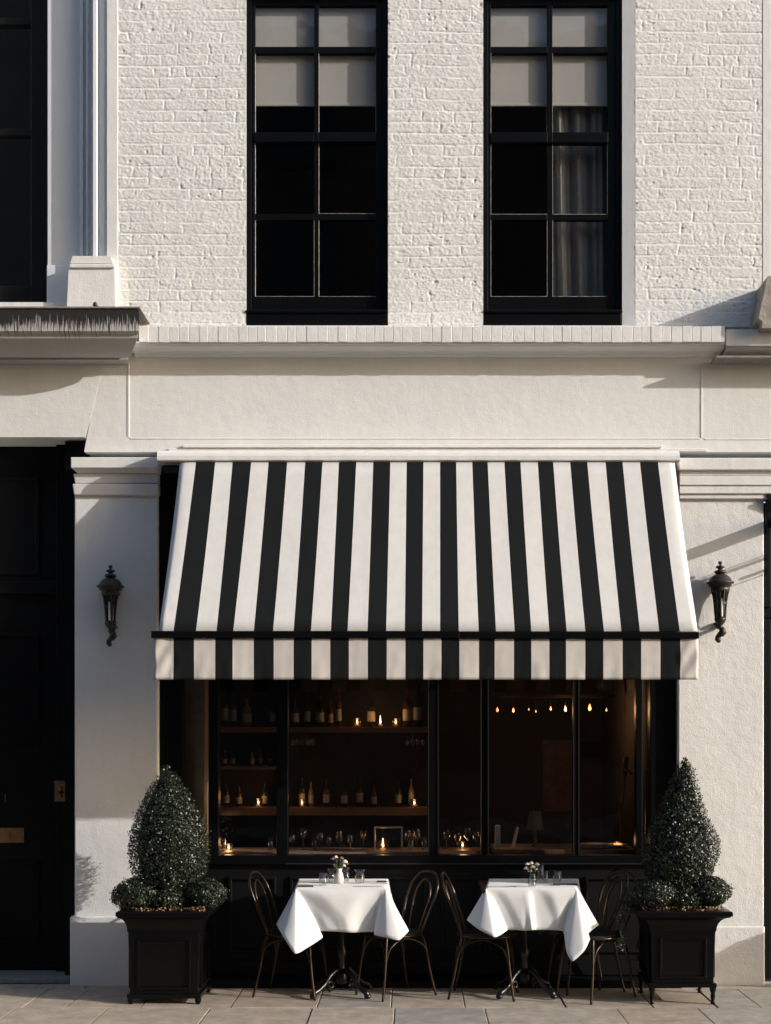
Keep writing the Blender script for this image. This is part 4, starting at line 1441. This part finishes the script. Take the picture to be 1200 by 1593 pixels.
drape([(761, .11, 745, 1424, .10), (760, .3, 737, 1428, .28), (758, .55, 729, 1430, .55), (757, .72, 727, 1432, .74),
       (757, .75, 745, 1446, .86), (757, .75, 769, 1458, .91), (757.5, .75, 779, 1455, .86), (758, .75, 789, 1448, .80),
       (765, .75, 790, 1447, .763), (785, .75, 803, 1447, .775), (812, .75, 820, 1448, .79), (822, .75, 828, 1447, .815), (830, .75, 835, 1447, .775), (858, .75, 858, 1447, .775), (888, .75, 876, 1449, .765),
       (895.5, .75, 879, 1462, .83), (896, .75, 882, 1482, .90), (896, .75, 891, 1496, .94), (896, .75, 909, 1480, .93), (896.3, .75, 918, 1462, .88), (896.5, .75, 916, 1452, .81), (897, .72, 932, 1439, .74),
       (898, .5, 926, 1436, .5), (899, .3, 917, 1432, .3), (900, .11, 910, 1428, .10)],
      .75, 'white linen tablecloth on the right table, its lowest corner hanging at the right', 8,
      [(.72, .22, .018, .85), (.28, .20, .012, .55)])

def arc(p0, p1, p2, n=8):
    return [tuple((1 - t) ** 2 * a + 2 * t * (1 - t) * b + t * t * c for a, b, c in zip(p0, p1, p2)) for t in [i / n for i in range(n + 1)]]
def smoothpath(pts, n=6):
    out = []
    P_ = [Vector(p) for p in pts]
    for i in range(len(P_) - 1):
        a = P_[max(i - 1, 0)]; b_ = P_[i]; c = P_[i + 1]; d_ = P_[min(i + 2, len(P_) - 1)]
        for k_ in range(n):
            t = k_ / n
            out.append(.5 * ((2 * b_) + (-a + c) * t + (2 * a - 5 * b_ + 4 * c - d_) * t * t + (-a + 3 * b_ - 3 * c + d_) * t ** 3))
    out.append(P_[-1])
    return out
def make_chair():
    # faces +x
    root = thing('bistro_chair', 'bistro chair', 'chair', (0, 0, 0), 'bentwood-style metal bistro chairs at the tables')
    m_ = MB()
    m_.lathe([(.001, .447), (.175, .449), (.196, .455), (.2, .462), (.19, .468), (.15, .464), (.001, .459)], n=28)
    m_.build('seat', M['seat'], root)
    m_ = MB(); m_.tube([(.2 * math.cos(a), .2 * math.sin(a), .448) for a in [2 * PI * k_ / 28 for k_ in range(28)]], .009, 8, closed=True)
    m_.build('seat_ring', M['chair_metal'], root)
    back = smoothpath([(-.155, -.125, .452), (-.185, -.15, .55), (-.23, -.172, .68), (-.272, -.165, .79), (-.298, -.095, .862), (-.306, 0, .882), (-.298, .095, .862), (-.272, .165, .79), (-.23, .172, .68), (-.185, .15, .55), (-.155, .125, .452)])
    m_ = MB(); m_.tube(back,   .0092, 8); m_.build('back_hoop', M['chair_metal'], root)
    inner = smoothpath([(-.175, -.06, .455), (-.208, -.08, .57), (-.248, -.095, .70), (-.275, -.06, .79), (-.283, 0, .825), (-.275, .06, .79), (-.248, .095, .70), (-.208, .08, .57), (-.175, .06, .455)])
    m_ = MB(); m_.tube(inner, .0075, 8); m_.build('inner_hoop', M['chair_metal'], root)
    for s_ in (-1, 1):
        m_ = MB(); m_.tube(smoothpath([(-.155, s_ * .125, .452), (-.175, s_ * .15, .36), (-.205, s_ * .165, .18), (-.245, s_ * .18, .0)]),   .0092, 8)
        m_.build('leg', M['chair_metal'], root)
        m_ = MB(); m_.tube(smoothpath([(.14, s_ * .135, .446), (.155, s_ * .15, .36), (.175, s_ * .165, .18), (.20, s_ * .175, .0)]),   .0092, 8)
        m_.build('leg', M['chair_metal'], root)
    m_ = MB()
    q = [(-.195, -.163), (.163, -.157), (.163, .157), (-.195, .163)]
    for i in range(4):
        a, c = q[i], q[(i + 1) % 4]
        mid = ((a[0] + c[0]) / 2 * .9, (a[1] + c[1]) / 2 * .9)
        m_.tube(smoothpath([(a[0], a[1], .25), ((a[0] * .75 + mid[0] * .25), (a[1] * .75 + mid[1] * .25), .37), (mid[0], mid[1], .425), ((c[0] * .75 + mid[0] * .25), (c[1] * .75 + mid[1] * .25), .37), (c[0], c[1], .25)]), .0062, 6)
    m_.build('leg_braces', M['chair_metal'], root)
    return root
ch = make_chair()
spots = [
    (X(459, .45), -.45, R(-15), 'leftmost bistro chair, beside the left planter, its back leaning left'),
    (X(612, .45), -.47, R(180 + 36), 'bistro chair at the right side of the left table, its round hoop back turned outward'),
    (X(757, .45), -.50, R(-9), 'bistro chair at the left side of the right table, showing its arched braces'),
    (X(915, .40), -.42, R(180 + 40), 'bistro chair at the right side of the right table, partly behind the cloth'),
    (X(948, .40), -.62, R(180 + 15), 'rightmost bistro chair, nearest the right planter, behind its neighbour'),
]
spots = spots[:3] + [(X(905, .22), -.27, R(180 + 20), 'chair right of the right table, its arched back close to the cloth'),
                     (X(922, .50), -.56, R(180 + 40), 'rightmost bistro chair, next to the right planter, in front of another chair')]
for i, (x, y, a, lb) in enumerate(spots):
    o_ = ch if i == 0 else copy_tree(ch)
    o_.location = (x, y, 0); o_.rotation_euler[2] = a
    o_.scale = (1, .92, .955)
    o_['label'] = lb

# ------------------------------------------------------------------ things on the tables
CT = TZ + .0062
def tumbler(x, y, h, r, label, base=CT, cat='glass', grp='drinking glasses'):
    m_ = MB()
    m_.lathe([(.001, 0), (r * .82, 0), (r * .86, .004), (r, h), (r - .0022, h), (r * .86 - .002, .010), (.001, .010)], (x, y, base), n=20)
    o_ = m_.build('drinking_glass', M['tumbler'], None, (x, y, base))
    return tag(o_, label, cat, grp)
def vase_flowers(x, y, label_v, label_f, heads, vmat, vh=.10, vr=.026):
    m_ = MB()
    m_.lathe([(.001, 0), (vr, 0), (vr * 1.1, vh * .3), (vr * .95, vh * .6), (vr * .6, vh * .82), (vr * .75, vh), (vr * .62, vh), (vr * .5, vh * .82), (.001, vh * .6)], (x, y, CT), n=18)
    v = m_.build('vase', vmat, None, (x, y, CT))
    tag(v, label_v, 'vase')
    f = thing('flower_bunch', label_f, 'flowers', (x, y, CT + vh))
    st = MB()
    rs_ = random.Random(int(x * 1000))
    for (dx, dy_, dz, r, dark) in heads:
        st.tube([(0, 0, -.04), (dx * .5, dy_ * .5, dz * .6), (dx, dy_, dz)], .0014, 5)
        hd = MB()
        for ring_, (nn, rr, zz_) in enumerate(((5, .28, .35), (7, .6, .18), (9, .9, -.05))):
            for k_ in range(nn):
                a = 2 * PI * k_ / nn + ring_ * .5 + rs_.random() * .3
                c_x = dx + rr * r * .62 * math.cos(a); c_y = dy_ + rr * r * .62 * math.sin(a)
                hd.sphere((c_x, c_y, dz + zz_ * r + rs_.uniform(-.1, .1) * r), r * .40, r * .40, r * .30, 6)
        hd.build('flower_head', M['flower_dark'] if dark else M['flower'], f)
    for k_ in range(14):
        a = rs_.random() * 6.28; rr = rs_.uniform(.01, .045); zz_ = rs_.uniform(.0, .06)
        st.tube([(0, 0, -.02), (rr * math.cos(a), rr * math.sin(a), zz_)], .0012, 4)
        st.sphere((rr * math.cos(a), rr * math.sin(a), zz_), .006, .006, .009, 5)
    st.build('stems', M['stem'], f)
y1 = t1y
vx = X(528, .45)
vase_flowers(vx, t1y - .03, 'small cream ceramic bud vase on the left table', 'loose bunch of dusky and cream flowers in the cream vase on the left table',
             [(-.045, 0, .065, .017, 1), (-.025, .01, .075, .018, 0), (.0, .0, .055, .016, 1), (.015, -.01, .068, .02, 1), (.038, -.01, .045, .024, 0), (.03, 0, .018, .018, 0), (-.035, -.01, .025, .012, 1), (.05, .01, .03, .016, 1)], M['ceramic'], .105, .029)
tumbler(X(503, .6), t1y - .17, .085, .030, 'cut glass tumbler at the front left of the left table')
tumbler(X(516, .35), t1y + .05, .095, .029, 'tumbler just behind the cream vase on the left table')
tumbler(X(538, .32), t1y + .10, .100, .028, 'tumbler half hidden behind the flowers on the left table')
tumbler(X(560, .42), t1y - .02, .095, .038, 'wide tumbler standing alone at the right of the left table')
vx2 = X(829, .40)
vase_flowers(vx2, t2y + .02, 'short clear jar on the right table', 'tight posy of cream roses on the right table',
             [(-.045, 0, .035, .020, 0), (-.04, -.01, .065, .017, 0), (-.012, 0, .07, .02, 0), (.0, -.012, .045, .022, 0), (.028, 0, .062, .02, 0), (-.02, -.01, .02, .018, 0), (.02, -.01, .03, .016, 0)], M['tumbler'], .065, .028)
tumbler(X(841, .30), t2y + .12, .115, .026, 'tall tumbler behind the cream roses on the right table')
tumbler(X(849, .42), t2y + .0, .085, .018, 'narrow straight glass right beside the cream roses')
tumbler(X(867, .38), t2y + .05, .080, .036, 'low wide tumbler at the right of the roses on the right table')
tumbler(X(828, .66), t2y - .24, .05, .030, 'low clear glass at the front edge of the right table')
def knife(x, y, a, L, label, mat_=None, grp='table knives', w_=.008):
    root_m = MB()
    root_m.prism([(-L / 2, -w_ / 2), (-L * .05, -w_ / 2), (0, -w_ * .8), (L / 2 - .01, -w_ * .7), (L / 2, w_ * .2), (0, w_ / 2), (-L / 2, w_ / 2)], 'z', 0, .004)
    o_ = root_m.build('table_knife', mat_ or M['steel'], bevel=.001)
    o_.location = (x, y, CT); o_.rotation_euler[2] = a
    return tag(o_, label, 'cutlery', grp)
def fork(x, y, a, label):
    m_ = MB()
    m_.box(-.09, .03, -.004, .004, 0, .003)
    m_.box(.03, .045, -.011, .011, 0, .003)
    for k_ in range(4): m_.box(.045, .085, -.011 + k_ * .0062, -.008 + k_ * .0062, 0, .003)
    o_ = m_.build('table_fork', M['steel'], bevel=.0008)
    o_.location = (x, y, CT); o_.rotation_euler[2] = a
    return tag(o_, label, 'cutlery', 'table forks')
def napkin(x, y, a, label, w_=.15, h_=.05):
    m_ = MB(); m_.box(-w_ / 2, w_ / 2, -h_ / 2, h_ / 2, 0, .006)
    m_.box(-w_ / 2 + .004, w_ / 2 - .003, -h_ / 2 + .004, h_ / 2 - .002, .0061, .011)
    o_ = m_.build('folded_napkin', M['napkin'], bevel=.002)
    o_.location = (x, y, CT); o_.rotation_euler[2] = a
    return tag(o_, label, 'napkin')
napkin(X(475, .70), t1y - .25, R(2), 'dark folded napkin at the front left corner of the left table', .11, .03)
knife(X(582, .4), t1y - .02, R(-12), .2, 'knife lying towards the right edge of the left table')
fork(X(588, .30), t1y + .10, R(-4), 'fork at the back right of the left table')
napkin(X(594, .35), t1y + .06, R(-6), 'dark folded napkin at the right edge of the left table', .07, .03)
knife(X(572, .66), t1y - .24, R(3), .2, 'knife along the front edge of the left table')
fork(X(785, .72), t2y - .25, R(5), 'fork at the front left of the right table')
knife(X(772, .70), t2y - .27, R(-3), .18, 'knife at the front left corner of the right table')
knife(X(850, .6), t2y - .15, R(-16), .2, 'knife slanting across the middle of the right table')
napkin(X(880, .55), t2y - .12, R(-3), 'dark folded napkin at the right edge of the right table', .17, .04)

# ------------------------------------------------------------------ inside the restaurant
def bx(a, c, t, bt, y0, y1, mb): mb.box(X(a, -y0), X(c, -y0), y0, y1, Z(bt, -y0), Z(t, -y0)); return mb
cnt = thing('window_counter', 'pale wooden counter running along inside the shop window', 'counter', (X(640, -.3), .45, 0))
co_ = cnt.location[:]
m_ = MB(); m_.box(X(300), X(690), .16, .62, Z(1326, -.16) - .03, Z(1326, -.16)); m_.build('counter_top', M['counter'], cnt, co_, bevel=.006)
m_ = MB(); m_.box(X(300), X(690), .18, .60, 0, Z(1326, -.16) - .031); m_.build('counter_body', M['wood_dark'], cnt, co_)
tb = thing('window_table', 'brown wooden table inside the right part of the shop window', 'table', (X(860, -.4), .5, 0))
to_ = tb.location[:]
m_ = MB(); m_.box(X(770, -.2), X(992, -.2), .2, .8, Z(1322, -.2) - .035, Z(1322, -.2)); m_.build('table_top', M['wood_mid'], tb, to_, bevel=.006)
for xx in (X(776, -.2), X(980, -.2)):
    m_ = MB(); m_.box(xx, xx + .05, .3, .7, 0, Z(1322, -.2) - .036); m_.build('leg', M['wood_dark'], tb, to_)
# back bar shelves
sh = thing('back_bar_shelf', 'tall dark wooden back bar shelving behind the left window', 'shelf', (X(500, -1.2), 1.3, 0))
so_ = sh.location[:]
ys = 1.1
for (a, c, t, bt, mt) in ((335, 680, 1131, 1139, 'wood_mid'), (335, 680, 1256, 1269, 'wood_mid'), (335, 436, 1192, 1197, 'wood_mid')):
    m_ = MB(); bx(a, c, t, bt, ys, ys + .3, m_); m_.build('shelf_board', M[mt], sh, so_, bevel=.003)
m_ = MB(); bx(330, 336, 1000, 1400, ys - .01, ys + .32, m_); bx(436, 445, 1000, 1400, ys - .01, ys + .32, m_); bx(668, 684, 1000, 1400, ys - .01, ys + .32, m_)
m_.build('upright', M['wood_dark'], sh, so_)
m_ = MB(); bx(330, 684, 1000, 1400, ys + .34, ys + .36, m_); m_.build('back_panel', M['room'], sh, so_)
def bottle(px, base_py, hpx, d, mt, label, rpx=5.0, lab=True, grp='bottles on the back bar'):
    s = 1 / SC(-d)
    x, z0_ = X(px, -d), Z(base_py, -d)
    h, r = hpx * s, rpx * s
    root = thing('bottle', label, 'bottle', (x, d, z0_), grp)
    m_ = MB()
    m_.lathe([(.001, 0), (r, 0), (r, h * .58), (r * .85, h * .66), (r * .34, h * .76), (r * .30, h * .95), (r * .38, h * .96), (r * .38, h), (.001, h)], n=14)
    m_.build('bottle_body', M[mt], root)
    if lab:
        m_ = MB(); m_.lathe([(r * 1.02, h * .16), (r * 1.02, h * .46)], n=14); m_.build('paper_label', M['label'], root)
    return root
yb2 = ys + .12
bl = [(350, 62, 'bottle_green', 6), (363, 58, 'bottle_brown', 5.5), (384, 44, 'bottle_clear', 8), (424, 50, 'bottle_green', 6), (459, 46, 'bottle_green', 7), (478, 52, 'bottle_green', 5), (498, 48, 'bottle_green', 7),
      (514, 42, 'bottle_brown', 5), (527, 60, 'bottle_brown', 4.5), (578, 52, 'bottle_green', 6), (634, 60, 'bottle_brown', 7), (650, 66, 'bottle_green', 8)]
desc = ['tall green bottle at the far left of the top shelf', 'amber bottle second from the left on the top shelf', 'squat pale bottle on the left end of the top shelf', 'green bottle just left of the shelf upright, top shelf',
        'broad green bottle just right of the shelf upright, top shelf', 'slim green bottle between two broad ones, top shelf', 'broad green bottle left of the amber ones, top shelf', 'short amber bottle beside the tall glowing one, top shelf',
        'tall slim amber bottle catching light, top shelf', 'green bottle right of the glowing tumbler, top shelf', 'broad amber bottle near the right end of the top shelf', 'tallest green bottle at the right end of the top shelf']
for (px, h, mt, r), ds in zip(bl, desc):
    bottle(px, 1131, h, yb2, mt, ds, r)
mid = [(350, 24, 'bottle_brown', 4), (362, 26, 'bottle_green', 4), (392, 22, 'bottle_clear', 4), (405, 27, 'bottle_brown', 4), (421, 25, 'bottle_green', 4)]
dm_ = ['small amber bottle at the left end of the middle shelf', 'small green bottle second from left on the middle shelf', 'small pale bottle in the middle of the middle shelf', 'small amber bottle right of the pale one, middle shelf', 'small green bottle at the right end of the middle shelf']
for (px, h, mt, r), ds in zip(mid, dm_): bottle(px, 1192, h, yb2, mt, ds, r)
low = [(352, 40, 'bottle_green', 5), (372, 34, 'bottle_brown', 5), (412, 38, 'bottle_green', 5), (470, 46, 'bottle_green', 5), (484, 40, 'bottle_clear', 4), (508, 44, 'bottle_brown', 5), (536, 40, 'bottle_green', 5), (560, 48, 'bottle_green', 5), (582, 36, 'bottle_brown', 4.5), (620, 42, 'bottle_green', 5), (640, 44, 'bottle_clear', 4.5)]
dl_ = ['green bottle at the left end of the lower shelf', 'amber bottle second from left, lower shelf', 'green bottle left of the upright, lower shelf', 'green bottle right of the upright, lower shelf', 'slim pale bottle near the upright, lower shelf', 'amber bottle left of centre, lower shelf',
       'green bottle at the centre of the lower shelf', 'tallest green bottle on the lower shelf', 'short amber bottle right of centre, lower shelf', 'green bottle towards the right, lower shelf', 'pale bottle at the right end, lower shelf']
for (px, h, mt, r), ds in zip(low, dl_): bottle(px, 1256, h, yb2, mt, ds, r)

def candle(px, py, d, label, hpx=9, power=.35, glass=True, sz=1.0):
    s = 1 / SC(-d)
    x, z = X(px, -d), Z(py, -d)
    root = thing('candle', label, 'candle', (x, d, z), 'lit candles inside')
    if glass:
        m_ = MB(); m_.lathe([(.001, 0), (6 * s * sz, 0), (7 * s * sz, 13 * s * sz), (6.6 * s * sz, 13 * s * sz), (5.6 * s * sz, .006), (.001, .006)], n=16)
        m_.build('glass_holder', M['tumbler'], root)
    m_ = MB(); m_.lathe([(.001, .0062), (3 * s * sz, .0062), (3 * s * sz, 4 * s * sz), (.001, 4 * s * sz)], n=12); m_.build('wax', M['ceramic'], root)
    m_ = MB(); m_.lathe([(.001, 4.5 * s * sz), (1.5 * s * sz, 6.5 * s * sz), (1.0 * s * sz, 9 * s * sz), (.001, (4.5 + hpx) * s * sz)], n=10); m_.build('flame', M['flame'], root)
    L = bpy.data.lights.new('candle_light', 'POINT'); L.energy = power; L.color = (1, .5, .2); L.shadow_soft_size = .03
    lo = bpy.data.objects.new('candle_light', L); COL.objects.link(lo); lo.parent = root; lo.location = (0, -.04, 16 * s * sz)
    return root
candle(556, 1130.5, ys + .05, 'candle in a cut glass tumbler on the top shelf', 6, .5)
candle(592, 1130.5, ys + .06, 'tall candle flame on the top shelf, second of three', 13, .4, False)
candle(616, 1130.5, ys + .10, 'small candle near the right end of the top shelf', 6, .3)
candle(596, 1325.5, .30, 'candle glowing behind the framed picture on the counter', 10, .6, True, 1.5)
candle(402, 1269 - 13.5, ys + .04, 'candle at the lower shelf on the left', 5, .5)
candle(356, 1325.5, .45, 'candle at the left end of the window counter', 6, .5)

# little wall lamps in a row at the back
for i, (px, py, sz) in enumerate(((774, 1105, 1.0), (799, 1106, .85), (823, 1104, .5), (834, 1107, .5), (857, 1103, .85), (880, 1104, 1.15), (918, 1102, 1.4), (944, 1105, .7))):
    d = 2.6
    s = 1 / SC(-d)
    nm = ['first', 'second', 'third', 'fourth', 'fifth', 'sixth', 'seventh', 'last'][i]
    root = thing('pendant_lamp', 'small warm pendant bulb deep inside, %s from the left in the row' % nm, 'lamp', (X(px, -d), d, Z(py, -d)), 'pendant bulbs inside')
    m_ = MB(); m_.lathe([(.001, -3 * s * sz), (1.6 * s * sz, -1.5 * s * sz), (1.9 * s * sz, 0), (.8 * s * sz, 3 * s * sz), (.001, 5 * s * sz)], n=10); m_.build('bulb', M['bulb'], root)
    m_ = MB(); m_.tube([(0, 0, 5 * s * sz), (0, 0, Z(1086, -d) - root.location.z)], .0012, 5); m_.build('cord', M['black_matt'], root)
    if i in (1, 5, 6):
        L = bpy.data.lights.new('pendant_light', 'POINT'); L.energy = {1: 2.3, 5: 7.0, 6: 1.2}[i]; L.color = (1, .5, .22); L.shadow_soft_size = .03
        lo = bpy.data.objects.new('pendant_light', L); COL.objects.link(lo); lo.parent = root; lo.location = (0, -.06, 0)

m_ = MB(); m_.box(X(766, -2.6), X(956, -2.6), 2.57, 2.63, Z(1085.5, -2.6), Z(1081, -2.6))
tag(m_.build('lamp_rail', M['black_matt']), 'dark horizontal rail carrying the row of small warm bulbs', 'rail')
# framed picture on the counter
d = .2
pf = thing('picture_frame', 'pale upright picture frame standing on the window counter', 'frame', (X(604, -d), d, Z(1326, -.16)))
po = pf.location[:]
zb_, zt_ = Z(1326, -.16), Z(1286, -d)
m_ = MB()
a, c = X(582, -d), X(627, -d)
t = .012
m_.box(a, a + t, d, d + .02, zb_, zt_); m_.box(c - t, c, d, d + .02, zb_, zt_); m_.box(a + t, c - t, d, d + .02, zt_ - t, zt_); m_.box(a + t, c - t, d, d + .02, zb_, zb_ + t)
m_.build('frame_border', mat('silver_frame', (.75, .66, .56), .35, metal=.4), pf, po, bevel=.002)
m_ = MB(); m_.add([(a + t, d + .012, zb_ + t), (c - t, d + .012, zb_ + t), (c - t, d + .012, zt_ - t), (a + t, d + .012, zt_ - t)], [(0, 1, 2, 3)])
m_.build('frame_glass', M['shop_pane'], pf, po)
# glasses on counter
rg = random.Random(4)
gd = ['glass at the left end of the counter', 'second glass on the counter, near the left upright', 'stemmed glass on the counter behind the left table', 'glass on the counter left of the picture frame', 'stemmed glass just left of the picture frame', 'glass right of the picture frame', 'tall glass between the frame and the window post', 'glass at the right end of the counter']
for (px, h, r), g_ in zip(((347, 18, 4.5), (421, 20, 4.5), (472, 34, 5), (489, 20, 4.5), (566, 30, 5), (640, 22, 4.5), (650, 30, 4.5), (660, 22, 4.5)), gd):
    dd = .36
    s = 1 / SC(-dd)
    m_ = MB()
    if h > 28:
        m_.lathe([(.001, 0), (r * s, 0), (r * s, .003), (.6 * s, .006), (.6 * s, h * .5 * s), (r * s, h * .62 * s), (r * 1.05 * s, h * .8 * s), (r * .85 * s, h * s), (r * .8 * s, h * s), (.001, h * .56 * s)], n=16)
    else:
        m_.lathe([(.001, 0), (r * .8 * s, 0), (r * s, h * s), (r * .93 * s, h * s), (r * .75 * s, .006), (.001, .006)], n=16)
    o_ = m_.build('drinking_glass', M['tumbler'], at=(X(px, -dd), dd, Z(1326, -.16) + .0005))
    tag(o_, 'clear ' + g_, 'glass', 'glasses on the window counter')
def wine_glass(px, py, d, hpx, label, flip=False, grp='stemmed glasses inside'):
    s = 1 / SC(-d)
    m_ = MB()
    h = hpx * s; r_ = h * .2
    pr = [(r_ * .8, 0), (r_ * .8, .002), (.0025, .005), (.0025, h * .45), (r_ * .8, h * .58), (r_, h * .75), (r_ * .75, h)]
    if flip: pr = [(a, h - z) for a, z in pr]
    m_.lathe(pr, n=14)
    tag(m_.build('wine_glass', M['tumbler'], at=(X(px, -d), d, Z(py, -d))), label, 'glass', grp)
for i, px in enumerate((455, 463, 471, 479, 487)):
    wine_glass(px, 1160, 1.0, 20, 'stemmed glass hanging under the top shelf near the upright, %s from the left' % ('first', 'second', 'third', 'fourth', 'fifth')[i], True, 'hanging glasses at the left of the bar')
for i, px in enumerate((634, 642, 650, 658)):
    wine_glass(px, 1160, 1.0, 20, 'stemmed glass hanging under the right end of the top shelf, %s from the left' % ('first', 'second', 'third', 'last')[i], True, 'hanging glasses at the right of the bar')
for i, (px, h_) in enumerate(((455, 26), (498, 30), (512, 24), (528, 32), (545, 26), (634, 34), (648, 36))):
    wine_glass(px, 1325.5, .5, h_, 'stemmed glass standing on the window counter, number %s counting from the left' % ('one', 'two', 'three', 'four', 'five', 'six', 'seven')[i], False, 'stemmed glasses on the counter')
for i, (px, h_) in enumerate(((695, 30), (712, 26), (728, 34), (741, 28))):
    wine_glass(px, 1322, .42, h_, 'stemmed glass behind the narrow middle pane, %s from the left' % ('first', 'second', 'third', 'last')[i], False, 'glasses behind the narrow pane')
m_ = MB(); m_.box(X(684, -.3), X(752, -.3), .25, .6, Z(1323, -.3) - .03, Z(1323, -.3) + .001)
tag(m_.build('side_shelf', M['wood_mid']), 'short brown shelf behind the narrow middle pane', 'shelf')
candle(720, 1322, .5, 'candle behind the narrow middle pane', 6, .3)
candle(470, 1256, ys + .02, 'candle on the lower shelf, just right of the upright', 5, .35)
candle(645, 1256, ys + .02, 'candle on the lower shelf, near its right end', 5, .35)
candle(960, 1322, .62, 'candle on the inside table at the far right', 6, .3)
# brown panelled cupboard door deep inside, framed notice, books, chairs
m_ = MB(); bx(846, 892, 1152, 1262, 1.8, 1.84, m_)
bx(849, 889, 1205, 1207, 1.79, 1.7995, m_)
tag(m_.build('wall_panel', mat('brown_leather_panel', (.75, .40, .25), .6, var=.5, vscale=12), None, (X(869, -1.8), 1.8, Z(1262, -1.8))), 'brown upright panel hanging behind the right window', 'panel')
m_ = MB(); bx(903, 936, 1154, 1180, 1.2, 1.22, m_)
ns = m_.build('hanging_sign', mat('dark_sign_board', (.035, .03, .026), .5, var=.3, vscale=30), None, (X(920, -1.2), 1.2, Z(1180, -1.2)), bevel=.003)
tag(ns, 'small dark sign board with faint lettering, hanging inside the right pane', 'sign')
# easel-like stand + leaning boards
m_ = MB()
m_.tube([P(955, 1184, -.9), P(967, 1203, -.9)], .006, 6); m_.tube([P(975, 1178, -.95), P(966, 1250, -.95)], .02, 6); m_.tube([P(972, 1195, -.93), P(984, 1205, -.93)], .012, 6)
m_.tube([P(966, 1248, -.95), P(966, 1323, -.95)], .008, 6)
tag(m_.build('music_stand', M['wood_mid'], None), 'thin angled wooden stand inside the right pane', 'stand')
m_ = MB()
m_.prism([(X(771, -.3), Z(1322, -.3)), (X(779, -.3), Z(1322, -.3)), (X(779, -.3), Z(1285, -.3)), (X(772, -.3), Z(1285, -.3))], 'y', .30, .42)
tag(m_.build('menu_card', M['paper'], None, (X(775, -.3), .3, Z(1322, -.3))), 'pale upright menu card at the left end of the inside table', 'menu')
m_ = MB()
m_.prism([(X(796, -.35), Z(1322, -.35)), (X(800, -.35), Z(1322, -.35)), (X(808, -.35), Z(1288, -.35)), (X(805, -.35), Z(1287, -.35))], 'y', .35, .45)
tag(m_.build('menu_card', M['paper'], None, (X(801, -.35), .35, Z(1322, -.35))), 'thin menu card leaning over beside the upright one', 'menu')
m_ = MB(); m_.lathe([(.001, 0), (.03, 0), (.012, .02), (.012, .12), (.02, .14)], n=14)
m_.lathe([(.065, .13), (.045, .27), (.043, .27), (.063, .13)], n=18)
o_ = m_.build('table_lamp', mat('speckled_lampshade', (.22, .2, .18), .8, var=.9, vscale=160), at=(X(833, -.5), .5, Z(1322, -.2)))
tag(o_, 'small unlit speckled lamp on the inside table', 'lamp')
for k_, (px, dd, lb) in enumerate(((925, .34, 'stack of pale plates on the inside table by the right pane'), (955, .42, 'shallow pale dish beside the plates on the inside table'))):
    m_ = MB()
    for q in range(3 - k_): m_.lathe([(.001, q * .01), (.06, q * .01), (.11, q * .01 + .012), (.108, q * .01 + .015), (.06, q * .01 + .004), (.001, q * .01 + .004)], n=22)
    tag(m_.build('plate_stack' if k_ == 0 else 'dish', M['ceramic'], at=(X(px, -dd), dd, Z(1322, -.2))), lb, 'plates' if k_ == 0 else 'dish')
# pillar glimpsed behind the left narrow pane, curtain behind the right one
m_ = MB(); m_.box(X(284, -.2), X(318, -.2), .2, .4, 0, 3.39)
m_.box(X(300, -.185), X(306, -.185), .185, .1995, 0, 3.39)
tag(m_.build('interior_pillar', mat('brown_pillar', (.42, .33, .25), .5, var=.5, vscale=3, bump=.001, bscale=40), ho), None)
m_ = MB(); m_.tube([(X(1006, -.3), .3, 0.9), (X(1006, -.3), .3, 3.3)], .01, 8); m_.sphere((X(1006, -.3), .3, Z(1205, -.3)), .02, .02, .02, 8)
tag(m_.build('curtain_pole', M['brass'], None), 'thin upright brass rod with a knob behind the far right pane', 'rod')

# small tap on the left ledge
m_ = MB()
px_, d_ = 148, .12
m_.sphere(P(px_, 474, d_), .018, .018, .02, 8)
m_.tube([P(px_, 474, d_), P(px_ + 7, 478.3, d_), P(px_ + 28, 478.3, d_)], .006, 6)
tag(m_.build('cable_clip', M['iron'], None), 'small black cable clamp at the foot of the left upper pilaster', 'clamp')
